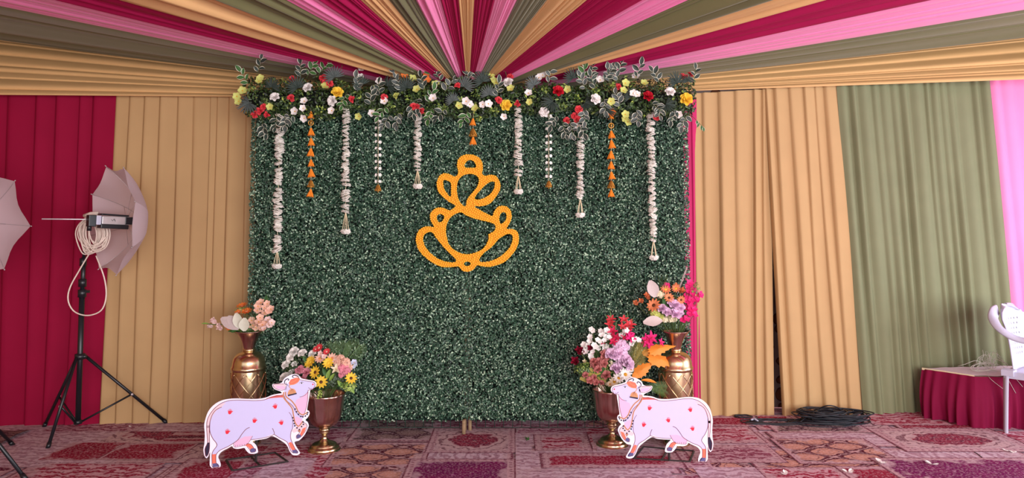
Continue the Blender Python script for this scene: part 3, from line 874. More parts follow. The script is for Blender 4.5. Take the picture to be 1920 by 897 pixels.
def bell_mesh():
    if 'bell' in _c: return _c['bell']
    b = MB()
    b.lathe([(.08, 0), (.14, -.05), (.3, -.55), (.42, -.85), (.5, -.9), (.5, -.97), (.42, -.95), (.28, -.6), (.1, -.08)], 14)
    for k in range(8):
        a = k * .785
        b.tube([(lerp(.12, .46, t) * math.cos(a + t * 1.2) * 1.08, lerp(.12, .46, t) * math.sin(a + t * 1.2) * 1.08, -.05 - .82 * t) for t in (0, .25, .5, .75, 1)], .035, 4)
    b.lathe([(.001, -1.2), (.08, -1.15), (.1, -1.08), (.06, -1.0), (.001, -.97)], 8)
    _c['bell'] = b.mesh('bell', M_BELL)
    return _c['bell']
def orange_string(x, yt, items, label, group='orange tassel strings'):
    """items: (kind, y) with y the top of each piece"""
    top = W(x, yt, SD); root = empty('hanging_tassel_string', top, label=label, cat='hanging decoration', group=group)
    last = W(x, items[-1][1], SD) - top
    MB().tube([(0, 0, .02), last], .0016, 5).build('thread', M_STRING, root)
    for k, (kd, y, s) in enumerate(items):
        p = W(x, y, SD) - top
        if kd == 't':
            obj('tassel', tassel_mesh(k % 3), root, M=T(p) @ Matrix.Rotation(R.uniform(-.12, .12), 4, 'Y') @ Matrix.Scale(s / FPX * SD, 4))
        elif kd == 'b': obj('bell', bell_mesh(), root, M=T(p) @ Matrix.Scale(s / FPX * SD, 4))
        elif kd == 'r':
            MB().tube([(p.x + math.cos(a) * .017, p.y, p.z - .017 + math.sin(a) * .017) for a in np.linspace(0, 6.283, 17)[:-1]], .0034, 6, closed=True).build('ring', M_BELL, root)
            MB().tube([(p.x, p.y, p.z - .004), (p.x, p.y, p.z - .026)], .006, 6).build('bead', M_BELL, root)
orange_string(583, 205, [('t', 209, 13), ('r', 226, 1), ('t', 240, 14), ('t', 259, 14), ('t', 278, 15), ('t', 299, 13), ('t', 317, 15), ('b', 338, 14), ('t', 355, 14)], 'orange tassel string with a ring, between the two leftmost white garlands')
orange_string(1146, 205, [('t', 212, 11), ('r', 231, 1), ('t', 245, 14), ('t', 263, 15), ('t', 283, 15), ('t', 303, 14), ('t', 322, 14), ('b', 339, 15), ('t', 356, 13)], 'orange tassel string with a ring, between the two rightmost white garlands')
orange_string(887, 205, [('t', 222, 13), ('b', 241, 16), ('t', 257, 14)], 'short orange tassel string above the yellow emblem')
def thin_string(x, yt, yb, label):
    top = W(x, yt, SD); root = empty('hanging_flower_string', top, label=label, cat='hanging decoration', group='thin white flower strings')
    MB().tube([(0, 0, .02), W(x, yb, SD) - top], .0016, 5).build('thread', M_STRING, root)
    y = yt + 3
    while y < yb - 12:
        for s_ in (-1, 1):
            place('flower', flower('blossom', 'snow', 'cream'), W(x + 3.2 * s_, y + R.uniform(-1, 1), SD - .004) - top, (s_ * .5, -1, R.uniform(-.2, .5)), .014, root)
        y += 12.5
    obj('bell', bell_mesh(), root, M=T(W(x, yb - 8, SD) - top) @ Matrix.Scale(13 / FPX * SD, 4))
thin_string(709, 213, 354, 'thin string of small white flowers with a golden bell, left of the yellow emblem')
thin_string(1029, 215, 347, 'thin string of small white flowers with a golden bell, right of the yellow emblem')

# ------------------------------------------------------------------ yellow emblem of flower beads
ED = 4.745
def ez(p): v = W(760 + p[0] / 3.45, 270 + p[1] / 3.45, ED); return (v.x, v.z)
outer = [(418, 65), (460, 75), (490, 100), (503, 135), (503, 170), (500, 192), (520, 205), (545, 197), (575, 200), (600, 220), (617, 255), (617, 290), (605, 320), (585, 350), (555, 385), (520, 402), (480, 408), (452, 406), (470, 418),
         (500, 435), (540, 455), (563, 464), (570, 440), (590, 412), (620, 398), (655, 402), (680, 425), (690, 455), (688, 490), (675, 520), (658, 548), (690, 548), (720, 560), (737, 595), (735, 640), (715, 690), (680, 735), (640, 770),
         (590, 790), (540, 800), (490, 795), (465, 790), (445, 815), (420, 828), (400, 832), (370, 825), (345, 800), (335, 798), (270, 803), (220, 795), (170, 770), (120, 730), (85, 690), (68, 640), (68, 600), (85, 560), (115, 537), (150, 530),
         (182, 536), (165, 505), (158, 480), (160, 450), (180, 425), (210, 410), (250, 412), (285, 428), (322, 404), (310, 395), (270, 370), (235, 340), (212, 310), (200, 270), (205, 230), (225, 200), (255, 187), (290, 195), (320, 208), (340, 190), (333, 150), (335, 110), (355, 82), (385, 68)]
holes = [[(388, 150), (392, 125), (408, 110), (430, 110), (447, 125), (452, 150)],
         [(250, 238), (275, 243), (292, 258), (293, 300), (292, 338), (270, 315), (252, 285), (248, 260)],
         [(400, 200), (440, 200), (470, 220), (472, 250), (460, 280), (435, 310), (410, 340), (393, 370), (390, 400), (375, 398), (350, 365), (338, 320), (336, 280), (345, 240), (368, 212)],
         [(575, 250), (572, 285), (550, 320), (515, 345), (480, 357), (452, 355), (460, 335), (490, 300), (520, 270), (550, 250)],
         [(208, 468), (225, 458), (245, 465), (248, 480), (235, 500), (218, 505), (208, 490)],
         [(625, 448), (645, 448), (652, 470), (645, 495), (622, 515), (612, 500), (612, 470)],
         [(360, 447), (390, 465), (440, 485), (500, 500), (560, 515), (580, 535), (575, 560), (550, 575), (535, 590), (535, 620), (515, 660), (480, 690), (440, 705), (400, 712), (360, 705), (320, 685), (285, 650), (270, 600), (265, 560), (272, 520), (290, 485), (320, 460)],
         [(150, 575), (175, 577), (195, 605), (220, 640), (255, 680), (295, 720), (325, 752), (310, 765), (270, 760), (220, 745), (170, 710), (135, 670), (118, 630), (122, 595)],
         [(660, 588), (685, 590), (692, 620), (675, 665), (640, 705), (590, 740), (540, 758), (490, 762), (483, 745), (510, 710), (550, 680), (580, 650), (605, 620), (635, 600)],
         [(382, 777), (390, 768), (410, 766), (420, 775), (410, 786), (392, 788)]]
ec = W(878, 400, ED)
em = empty('emblem', ec, label='large yellow elephant-headed emblem covered in marigold beads on the leaf wall', cat='emblem')
sm = lambda pl, n=3: [(v.x, v.y) for v in smooth_curve([(a, b, 0) for a, b in pl], n, True)]
O2 = sm(outer); H2 = [sm(h) for h in holes]
def shrink(pl, out, d=4.0):
    res = []; n = len(pl)
    ar = sum(pl[i][0] * pl[(i + 1) % n][1] - pl[(i + 1) % n][0] * pl[i][1] for i in range(n))
    for i in range(n):
        a, b = pl[i - 1], pl[(i + 1) % n]; tx, ty = b[0] - a[0], b[1] - a[1]; l = math.hypot(tx, ty) or 1
        s_ = (1 if ar > 0 else -1) * (1 if out else -1)
        res.append((pl[i][0] - ty / l * d * s_, pl[i][1] + tx / l * d * s_))
    return res
M_YEL = mat('marigold_beads', (250, 184, 52), .7, var=.1, nscale=90)
MB().poly([(a - ec.x, b - ec.z) for a, b in map(ez, shrink(O2, True))], [[(a - ec.x, b - ec.z) for a, b in map(ez, shrink(h, False))] for h in H2], .0, .014).build('backing_board', mat('emblem_board', (226, 150, 36), .8), em, False)
segs = []
for pl in [O2] + H2:
    for i in range(len(pl)): segs.append((pl[i], pl[(i + 1) % len(pl)]))
A_ = np.array([s[0] for s in segs]); B_ = np.array([s[1] for s in segs])
gx, gy = np.meshgrid(np.arange(60, 745, 2.4), np.arange(60, 836, 2.4)); Q = np.stack([gx.ravel(), gy.ravel()], 1)
ins = np.zeros(len(Q), bool); dist = np.full(len(Q), 1e9)
for a, b in zip(A_, B_):
    ab = b - a; t = np.clip(((Q - a) @ ab) / (ab @ ab + 1e-9), 0, 1); dd = np.linalg.norm(Q - (a + t[:, None] * ab), axis=1); dist = np.minimum(dist, dd)
    c_ = (a[1] > Q[:, 1]) != (b[1] > Q[:, 1])
    if b[1] != a[1]: ins ^= c_ & (Q[:, 0] < (b[0] - a[0]) * (Q[:, 1] - a[1]) / (b[1] - a[1]) + a[0])
ok = ins & (dist > 5); Q = Q[ok]; dist = dist[ok]
SP = 14.5
lev = np.round((dist - 7) / 13.2); off = np.abs(dist - 7 - lev * 13.2)
order = np.lexsort((off > 1.6, lev, off > 1.6))
acc = []; cell = {}
for i in order:
    p = Q[i]; k = (int(p[0] // SP), int(p[1] // SP)); bad = False
    for a in (-1, 0, 1):
        for b in (-1, 0, 1):
            for q in cell.get((k[0] + a, k[1] + b), ()):
                if (q[0] - p[0]) ** 2 + (q[1] - p[1]) ** 2 < 12.6 ** 2: bad = True
    if not bad: cell.setdefault(k, []).append(p); acc.append(p)
bm_ = bmesh.new(); bmesh.ops.create_icosphere(bm_, subdivisions=1, radius=1); bv = [v.co.copy() for v in bm_.verts]; bf = [[v.index for v in f.verts] for f in bm_.faces]; bm_.free()
eb = MB()
for p in acc:
    x, z = ez(p); r_ = .0066 * R.uniform(.9, 1.1)
    eb.add([Vector((v.x * r_ * 1.1, v.y * r_ * .9, v.z * r_)) + Vector((x - ec.x, -.003, z - ec.z)) for v in bv], bf)
eo = eb.build('marigold_beads', M_YEL, em); eo['kind'] = 'stuff'
# ------------------------------------------------------------------ vases
def tall_vase(px, D, label):
    c = W(px, 700, D); root = empty('tall_vase', (c.x, D, 0), label=label, cat='vase')
    prof = [(.001, .0), (.08, 0), (.086, .012), (.08, .03), (.07, .045), (.078, .075), (.098, .12), (.106, .18), (.1065, .30), (.1065, .44), (.104, .478)]
    MB().lathe(prof, 40).build('body', M_GOLD, root)
    MB().lathe([(.104, .478), (.11, .486), (.11, .5), (.104, .507), (.101, .535), (.092, .562), (.074, .583), (.046, .596), (.034, .6)], 40,
               rfun=lambda r, z, a: r * (1 + .014 * math.sin(9 * a + z * 120))).build('shoulder', M_GOLD, root)
    MB().lathe([(.034, .598), (.039, .604), (.039, .613), (.034, .618)], 32).build('neck_ring', M_GOLD, root)
    MB().lathe([(.033, .614), (.038, .632), (.046, .66), (.062, .695), (.083, .722), (.090, .728), (.088, .731), (.078, .72), (.055, .69), (.036, .65), (.03, .618)], 32,
               rfun=lambda r, z, a: r * (1 + .012 * math.sin(16 * a))).build('neck', M_COPPER, root)
    b = MB()
    for k in range(9):
        for s_ in (-1, 1):
            a0 = 2 * math.pi * k / 9
            pts = [((.1075) * math.cos(a0 + s_ * t), (.1075) * math.sin(a0 + s_ * t), .10 + .37 * t / 2.8) for t in np.linspace(.12, 2.75, 30)]
            rr = [.0032] * 30
            pts = [((np.interp(p[2], [.1, .12, .18, .3, .48], [.092, .1, .107, .108, .1065])) * p[0] / .1075, (np.interp(p[2], [.1, .12, .18, .3, .48], [.092, .1, .107, .108, .1065])) * p[1] / .1075, p[2]) for p in pts]
            b.tube(pts, rr, 6)
    b.build('lattice', M_GOLD, root)
    return root
tall_vase(466, 4.55, 'tall gold lattice vase at the left end of the leaf wall')
tall_vase(1267, 4.55, 'tall gold lattice vase at the right end of the leaf wall')
def goblet(px, D, label, s=1.0):
    c = W(px, 700, D); root = empty('goblet_vase', (c.x, D, 0), label=label, cat='vase'); root.scale = (s, s, s)
    flute = lambda r, z, a: r * (1 + .035 * abs(math.sin(6 * a)) * min(1, max(0, (z - .16) * 12)))
    MB().lathe([(.02, .143), (.045, .150), (.075, .168), (.094, .195), (.105, .235), (.111, .29), (.12, .345), (.125, .356), (.122, .357), (.116, .345), (.106, .29), (.1, .235), (.086, .195), (.05, .16)], 96, rfun=flute).build('bowl', M_COPPER, root)
    MB().lathe([(.001, 0), (.1, 0), (.104, .006), (.1, .013), (.092, .016), (.094, .022), (.088, .03), (.078, .033), (.079, .04), (.07, .048), (.05, .055), (.036, .062), (.03, .066), (.027, .07)], 48).build('foot', M_GOLD, root)
    MB().lathe([(.028, .066), (.018, .075), (.016, .09), (.019, .105), (.022, .109), (.03, .113), (.031, .12), (.029, .124), (.033, .128), (.034, .136), (.03, .142), (.024, .146)], 36).build('stem', M_GOLD, root)
    return root
goblet(610, 4.43, 'copper fluted goblet vase beside the left cow cutout')
goblet(1147, 4.53, 'copper fluted goblet vase behind the right cow cutout', 1.02)

# ------------------------------------------------------------------ flower arrangements
def arrangement(name, base, label):
    root = empty(name, base, label=label, cat='flower arrangement', group='flower arrangements in the vases'); return root
class Arr:
    def __init__(s, cropx, cropy, sc, D, base, label, foot):
        s.ox, s.oy, s.sc, s.D = cropx, cropy, sc, D; s.root = arrangement('flower_arrangement', base, label); s.b = Vector(base); s.foot = Vector(foot)
        s.st = MB()
    def p(s, a, b, dD=0): return W(s.ox + a / s.sc, s.oy + b / s.sc, s.D + dD) - s.b
    def fl(s, kind, col, pts, px, ctr=None, dD=0, up=.3, name=None, stem=True):
        for q in pts:
            p = s.p(q[0], q[1], dD + R.uniform(-.015, .015)); o = (p - (s.foot - s.b))
            n = Vector((o.x * 1.6 + R.uniform(-.25, .25), -.55 + R.uniform(-.15, .1), up + R.uniform(-.1, .3)))
            r_ = (q[2] if len(q) > 2 else px) / s.sc / FPX * s.D * .5 * dict(bud=1.9, rose=1.45, carnation=1.2, hydrangea=1.2, blossom=1.12).get(kind, 1.05)
            place(name or kind, flower(kind, col, ctr or ('gold' if kind in ('blossom', 'lily') else col), R.randint(0, 2)), p, n, r_ * R.uniform(.92, 1.1), s.root)
            if stem: s.st.tube(smooth_curve([s.foot - s.b, (s.foot - s.b).lerp(p, .6) + Vector((0, .01, 0)), p + Vector((0, .006, -.004))], 3), .0016, 4)
    def lf(s, kind, col, a, b, a2, b2, dD=0, n=(0, -1, .4), sx=1.0, name=None):
        p, q = s.p(a, b, dD), s.p(a2, b2, dD - .01)
        place_dir(name or ('palm_frond' if kind == 'frond' else 'leaf'), leaf(kind, col), p, q - p, n, (q - p).length, s.root, sx)
    def fill(s, cx, cy, rx, ry, n, lo, hi, dD=.03, size=.02):
        c = s.p(cx, cy, dD); m = FPX / s.D * s.sc
        a = nr.normal(size=(n, 3)); a /= np.linalg.norm(a, axis=1, keepdims=True); a *= nr.uniform(.2, 1, (n, 1)) ** .5
        P_ = np.array(c) + a * np.array([rx / m, .05, ry / m])
        o = leaf_cloud('foliage', P_, a + np.array([0, -.7, .4]), nr.uniform(size * .6, size * 1.4, n), nr.uniform(lo, hi, n), M_FILL, s.root)
    def done(s):
        s.st.build('stem_bunch', lm('stem'), s.root)
# left tall vase
v = (W(466, 621, 4.55)); A1 = Arr(370, 540, 3.7375, 4.53, (v.x, 4.55, .66), 'small arrangement of white petals and peach blooms in the left tall vase', (v.x, 4.55, .64))
A1.fl('daisy', 'orange', [(312, 128, 78), (345, 168, 80), (290, 170, 60)], 70, 'salmon', up=1.3)
A1.fl('daisy', 'orange', [(215, 268, 42), (225, 285, 36)], 40, 'orange')
A1.fl('blossom', 'peach', [(445, 105), (490, 112), (420, 160), (470, 178), (440, 210), (500, 165), (515, 150), (400, 250), (430, 240), (455, 260), (480, 240), (380, 230), (410, 280), (450, 290), (425, 130), (470, 140), (390, 265)], 56)
A1.fl('blossom', 'blush', [(495, 225), (505, 260), (520, 245), (470, 285)], 50)
A1.lf('plain', 'pale', 290, 290, 165, 205, -.02, (0.2, -1, .5), 1.3); A1.lf('plain', 'cream', 300, 285, 265, 180, -.03, (0, -1, .1), 1.5); A1.lf('plain', 'cream', 330, 305, 325, 215, -.05, (0, -1, .1), 2.0)
A1.lf('plain', 'pale', 290, 270, 210, 200, -.01, (0, -1, .3), 1.5); A1.lf('plain', 'green', 300, 280, 210, 300, .02); A1.lf('plain', 'green', 290, 290, 235, 310, 0)
A1.fl('bud', 'blush', [(118, 236, 40), (92, 270, 36), (155, 266, 34), (160, 284, 36)], 36, stem=False)
A1.st.tube(smooth_curve([A1.p(330, 300), A1.p(220, 258), A1.p(130, 258), A1.p(35, 250)], 5), .003, 5)
A1.lf('plain', 'light', 80, 252, 28, 248, 0, (0, -1, .6), .6)
for k in range(6): A1.lf('plain', 'green', 470 + k * 3, 130, 455 + k * 9, 45 + abs(k - 3) * 12, .02, (0, -1, .1), .3)
for k in range(7): A1.st.tube([A1.p(340 + k * 9, 290), A1.p(330 + k * 13, 120 + (k % 3) * 25)], .0012, 4)
A1.fill(350, 275, 95, 45, 260, .3, .8); A1.fill(300, 155, 40, 30, 60, .5, .9, .02, .014); A1.done()
# left goblet
v = W(610, 736, 4.43); A2 = Arr(510, 630, 3.9, 4.39, (v.x, 4.43, .33), 'full arrangement with white roses and sunflowers in the left goblet', (v.x, 4.43, .29))
A2.fl('rose', 'snow', [(160, 112, 58), (135, 156, 56), (220, 125, 56), (100, 210, 60), (88, 300, 60), (165, 205, 44), (140, 265, 44), (295, 130, 56)], 56, up=.6, name='rose')
A2.fl('carnation', 'pink', [(200, 245, 70), (245, 268, 70), (215, 325, 66), (240, 345, 60), (190, 345, 60)], 66); A2.fl('carnation', 'blush', [(158, 320, 52), (265, 245, 48), (180, 280, 46)], 50)
A2.fl('daisy', 'yellow', [(282, 195, 86), (412, 200, 74)], 80, 'yellow', -.03); A2.fl('daisy', 'yellow', [(318, 268, 82), (358, 340, 86), (578, 312, 80)], 80, 'brown', -.06, up=.05, name='sunflower')
A2.fl('daisy', 'coral', [(345, 90, 60), (400, 118, 52), (320, 100, 50)], 55, 'peach'); A2.fl('daisy', 'peach', [(350, 170, 80), (440, 165, 76)], 70, 'salmon')
A2.fl('hydrangea', 'peach', [(500, 172, 70), (540, 195, 66), (480, 205, 60), (560, 230, 60)], 66); A2.fl('hydrangea', 'pink', [(530, 225, 64), (545, 260, 60), (505, 245, 60), (510, 285, 56)], 60, dD=-.02)
A2.fl('lily', 'cream', [(468, 245, 62)], 60, 'yellow', -.05); A2.fl('blossom', 'blue', [(592, 212, 60), (600, 195, 44)], 60)
A2.fl('blossom', 'blush', [(355, 130), (380, 150), (300, 165), (460, 190)], 44)
A2.lf('frond', 'palm', 520, 230, 625, 70, .06, sx=1.1); A2.lf('frond', 'palm', 450, 190, 440, 60, .06, sx=1.0); A2.lf('frond', 'palm', 510, 200, 530, 60, .07)
for a, b, c, d in ((400, 300, 370, 240), (400, 320, 420, 250), (520, 380, 480, 330), (540, 380, 560, 330), (570, 370, 600, 420), (350, 380, 350, 450), (330, 300, 350, 290), (420, 330, 450, 280), (250, 200, 230, 150), (480, 370, 520, 350)): A2.lf('plain', R.choice(['green', 'light']), a, b, c, d, -.03, sx=1.0)
A2.fill(400, 300, 180, 95, 900, .05, .5); A2.fill(180, 210, 110, 110, 260, .1, .6, .05, .016); A2.fill(560, 370, 60, 35, 120, .5, 1.0, -.01, .016); A2.fill(350, 430, 14, 30, 40, .8, 1, -.08, .012); A2.done()
# right goblet
v = W(1147, 722, 4.53); A3 = Arr(1060, 580, 5.605, 4.49, (v.x, 4.53, .34), 'tall arrangement of white, lilac and pink blooms with orange leaves in the right goblet', (v.x, 4.53, .30))
A3.fl('lily', 'coral', [(480, 105, 90), (465, 165, 95), (480, 135, 70)], 90, 'coral', up=.8, name='gladiolus'); A3.fl('lily', 'magenta', [(495, 230, 95), (490, 285, 95), (540, 300, 90), (500, 345, 80), (400, 350, 60), (620, 300, 80)], 90, 'magenta', up=.5, name='gladiolus')
A3.fl('lily', 'coral', [(615, 110, 95), (675, 160, 105), (600, 185, 80), (665, 195, 90)], 90, 'pink', up=.7, name='gladiolus'); A3.fl('lily', 'hotpink', [(660, 262, 110), (692, 300, 100), (655, 230, 80)], 100, 'hotpink', name='gladiolus')
A3.fl('blossom', 'snow', [(288, 230), (275, 215), (262, 295), (258, 335), (195, 375), (215, 410), (230, 440), (205, 450), (372, 232), (400, 245), (435, 225), (450, 250), (380, 275), (420, 290), (445, 310), (360, 345), (380, 370), (300, 380), (320, 400), (430, 395), (415, 420), (290, 460), (345, 415),
                             (275, 520), (270, 490), (460, 300), (340, 330), (240, 385), (290, 425), (410, 330)], 66, 'lilac')
A3.fl('blossom', 'snow', [(700, 350), (750, 320), (720, 325), (770, 330), (620, 240), (600, 270), (640, 225), (580, 285), (690, 370)], 64, 'lilac')
A3.fl('hydrangea', 'lilac', [(530, 385, 100), (590, 420, 96), (560, 360, 80), (640, 400, 90), (600, 350, 80), (610, 460, 90)], 90)
A3.fl('rose', 'lilac', [(475, 465, 100), (530, 480, 95), (600, 545, 110), (540, 615, 105), (668, 575, 105), (560, 455, 90), (640, 520, 90)], 100, dD=-.03); A3.fl('rose', 'dusty', [(430, 480, 110), (310, 580, 80), (340, 628, 72), (425, 690, 84), (400, 570, 80), (290, 545, 60), (355, 545, 70)], 80, dD=-.03)
A3.fl('rose', 'dusty', [(210, 690, 50), (262, 748, 66), (320, 768, 56), (380, 772, 50), (300, 720, 50)], 55, dD=-.04); A3.fl('bud', 'maroon', [(165, 450, 90), (110, 555, 95), (145, 430, 60), (270, 410, 60)], 90, up=.2); A3.fl('bud', 'cream', [(205, 555, 40)], 40)
A3.fl('daisy', 'snow', [(630, 690, 130), (560, 730, 120), (690, 640, 60)], 110, 'gold', -.05); A3.fl('daisy', 'cream', [(515, 765, 100), (470, 790, 70)], 100, 'gold', -.05)
A3.fl('blossom', 'cream', [(480, 560), (500, 590), (470, 600), (400, 760), (440, 790), (520, 700), (370, 800), (420, 730)], 42)
A3.fl('lily', 'hotpink', [(840, 330, 120), (880, 355, 110), (905, 300, 105), (1005, 350, 80), (945, 450, 60), (830, 370, 90)], 110, 'coral', .02, name='gladiolus')
A3.lf('maple', 'orange', 850, 500, 1215, 575, -.02, (.1, -1, .8), .55); A3.lf('maple', 'orange', 860, 450, 1165, 365, -.01, (0, -1, .7), .5); A3.lf('maple', 'orange', 720, 700, 940, 545, -.04, (-.3, -1, .3), .6); A3.lf('plain', 'orange', 800, 750, 960, 755, -.02, (0, -1, 1.5), .7); A3.lf('maple', 'orange', 700, 690, 790, 720, -.05)
A3.lf('maple', 'orange', 800, 470, 1000, 420, .02, (0, -1, .5), .5)
A3.lf('frond', 'gold', 720, 600, 740, 340, .02, sx=.55); A3.lf('frond', 'gold', 700, 620, 860, 420, .0, sx=.5); A3.lf('frond', 'gold', 690, 660, 830, 560, -.02, sx=.5); A3.lf('frond', 'gold', 710, 560, 800, 350, .01, sx=.5)
A3.lf('frond', 'palm', 830, 790, 1090, 850, -.03, sx=.5); A3.lf('frond', 'palm', 900, 780, 1060, 790, -.02, sx=.5); A3.lf('frond', 'light', 850, 800, 1060, 880, -.02, sx=.6)
A3.lf('frond', 'pale', 620, 520, 665, 350, .03, sx=.9)
for a, b, c, d in ((480, 100, 472, 15), (655, 110, 655, 35), (690, 130, 730, 80), (440, 110, 425, 60), (520, 250, 540, 130)): A3.lf('plain', 'palm', a, b, c, d, .01, sx=.35)
for k in range(16): A3.lf('plain', R.choice(['gold', 'green', 'gold']), 230 + R.uniform(-20, 200), 700 + R.uniform(-120, 60), 150 + R.uniform(0, 320), 690 + R.uniform(-100, 90), -.02)
A3.fill(330, 650, 190, 130, 900, .2, .8, .02, .018); A3.fill(480, 430, 220, 200, 900, .05, .5, .05, .02); A3.fill(180, 630, 100, 60, 200, .3, .8, .0, .014); A3.done()
# right tall vase
v = (W(1267, 605, 4.55)); A4 = Arr(1180, 490, 3.093, 4.53, (v.x, 4.55, .66), 'arrangement with hot pink spray and coral daisies in the right tall vase', (v.x, 4.55, .64))
A4.fl('daisy', 'salmon', [(143, 258, 74), (230, 214, 60), (300, 225, 50)], 66, 'brown', -.04, up=.1); A4.fl('daisy', 'salmon', [(210, 166, 56), (270, 160, 50), (320, 215, 46)], 50, 'yellow')
A4.fl('bud', 'salmon', [(40, 245, 32), (72, 232, 30), (100, 200, 30), (270, 150, 36), (300, 172, 40), (110, 215, 28)], 30, stem=True)
A4.fl('rose', 'lilac', [(265, 250, 54), (292, 268, 54), (268, 302, 54), (245, 240, 40), (188, 272, 44), (218, 292, 44), (290, 300, 40)], 50, dD=-.04)
A4.fl('blossom', 'hotpink', [(350, 128), (340, 150), (345, 175), (365, 195), (385, 230), (345, 252), (330, 270), (375, 280), (350, 308), (330, 335), (400, 190), (330, 200), (372, 250), (390, 215), (360, 160), (310, 345), (375, 310), (350, 285), (335, 235), (410, 195), (360, 225), (215, 145)], 46, 'magenta')
A4.fl('hydrangea', 'lime', [(150, 305, 54), (185, 325, 40)], 50, up=.2); A4.fl('hydrangea', 'cream', [(240, 335, 50), (205, 340, 44), (260, 335, 40), (190, 200, 44), (170, 190, 40)], 44)
A4.lf('plain', 'pale', 150, 210, 125, 115, -.02, (0, -1, .1), 1.7); A4.lf('plain', 'pale', 190, 345, 85, 350, -.05, (0, -1, .5), 1.4); A4.lf('plain', 'green', 200, 260, 205, 200, -.02)
pf = A4.p(290, 160, .01); q = A4.p(330, 45, .01); place('plume', leaf('feather', 'pale'), pf, q - pf, (q - pf).length, A4.root)
for k in range(9): A4.st.tube([A4.p(190, 230), A4.p(165 + k * 8, 70 + (k * 37 % 50))], .0011, 4)
for k in range(5): A4.st.tube([A4.p(340, 230), A4.p(355 + k * 14, 95 + (k * 29 % 60))], .0011, 4)
A4.fill(230, 270, 130, 75, 600, .2, .7, .03, .018); A4.fill(380, 160, 30, 50, 60, .5, .9, .0, .012); A4.done()

# ------------------------------------------------------------------ cow cutouts
def cow_xy(p): return ((p[0] - 520) / 4.722 * 4.2 / FPX, (812 - p[1]) / 4.722 * 4.2 / FPX)
cow_out = [(76, 180), (85, 158), (110, 145), (160, 133), (203, 118), (222, 95), (250, 80), (285, 80), (320, 95), (345, 112), (360, 140), (385, 150), (430, 150), (439, 162), (425, 190), (400, 205), (372, 218), (362, 233), (390, 236),
           (440, 243), (490, 260), (560, 265), (640, 258), (720, 248), (790, 247), (850, 260), (900, 292), (935, 338), (955, 400), (962, 450), (956, 520), (958, 600), (964, 640), (957, 690), (940, 716), (926, 704), (914, 672),
           (914, 740), (912, 780), (890, 805), (850, 812), (830, 790), (838, 752), (850, 720), (840, 692), (815, 670), (780, 655), (747, 640), (735, 657), (700, 668), (652, 665), (638, 685), (610, 715), (575, 722), (545, 715),
           (545, 690), (560, 650), (590, 620), (590, 612), (560, 611), (480, 605), (440, 590), (410, 600), (370, 628), (330, 660), (307, 690), (290, 730), (265, 765), (230, 773), (204, 760), (215, 735), (235, 700), (250, 665),
           (243, 655), (215, 650), (190, 630), (165, 600), (145, 560), (135, 530), (145, 500), (163, 480), (145, 460), (130, 430), (135, 405), (150, 392), (142, 330), (131, 260), (126, 228), (103, 215), (83, 200)]
body = [(88, 180), (98, 160), (130, 150), (180, 142), (215, 132), (240, 120), (280, 120), (300, 140), (330, 180), (340, 215), (352, 248), (385, 250), (440, 258), (500, 277), (570, 277), (640, 270), (720, 261), (790, 262), (845, 278), (885, 315),
        (910, 370), (920, 430), (918, 500), (895, 560), (868, 600), (864, 625), (888, 660), (898, 690), (895, 750), (868, 765), (868, 720), (866, 692), (835, 662), (780, 640), (735, 612), (700, 602), (640, 600), (600, 602), (540, 598), (480, 590), (425, 575),
        (370, 612), (315, 648), (292, 690), (272, 735), (245, 722), (262, 680), (282, 630), (283, 590), (270, 550), (235, 520), (200, 500), (180, 440), (160, 380), (150, 320), (145, 225), (120, 222), (100, 212), (88, 198)]
PC = {k: mat('print_' + k, v, .55, var=.01) for k, v in dict(board=(238, 230, 244), lav=(202, 194, 234), pink=(226, 178, 212), outline=(122, 48, 66), rust=(206, 92, 84), salmon=(238, 112, 90), hoof=(92, 84, 132), ink=(40, 24, 54), hand=(222, 36, 58), gold=(214, 150, 104), blush=(224, 196, 206)).items()}
ORD = list(PC)
LAYER = [.0032]
def ribbon(b, pts, w, mi, lay, taper=False, closed=False):
    P_ = [Vector((x, 0, z)) for x, z in pts]; P_ = smooth_curve(P_, 5, closed); n = len(P_); vs = []; fs = []
    for i, p in enumerate(P_):
        t = (P_[(i + 1) % n] - P_[i - 1]) if closed else (P_[min(i + 1, n - 1)] - P_[max(i - 1, 0)])
        t = t.normalized() if t.length else Vector((1, 0, 0)); nn = Vector((-t.z, 0, t.x))
        ww = w * (math.sin(math.pi * (.1 + .8 * i / (n - 1))) if taper else 1)
        vs += [p + nn * ww / 2 + Vector((0, lay, 0)), p - nn * ww / 2 + Vector((0, lay, 0))]
    for i in range(n if closed else n - 1):
        j = (i + 1) % n; fs.append((2 * i, 2 * j, 2 * j + 1, 2 * i + 1))
    b.add(vs, fs, None, mi)
def disc(b, c, rx, rz, mi, lay, n=14): b.add([(c[0] + rx * math.cos(a), lay, c[1] + rz * math.sin(a)) for a in np.linspace(0, 6.283, n + 1)[:-1]], [tuple(range(n))], None, mi)
def hand_poly(cx, cz, s, flip):
    f = -1 if flip else 1
    pts = [(-6, -10), (-9, -3), (-16 * 1, 2), (-17, 5), (-10, 4), (-9, 14), (-7, 14), (-6, 6), (-4, 6), (-3, 19), (-1, 19), (0, 7), (2, 7), (3, 18), (5, 18), (5, 6), (7, 6), (9, 13), (11, 12), (10, 0), (8, -9), (2, -13)]
    return [(cx + f * x * s, cz + z * s) for x, z in pts]
HANDS = [(412, 342, 1), (768, 356, 0), (575, 446, 0), (360, 484, 1), (785, 518, 0)]
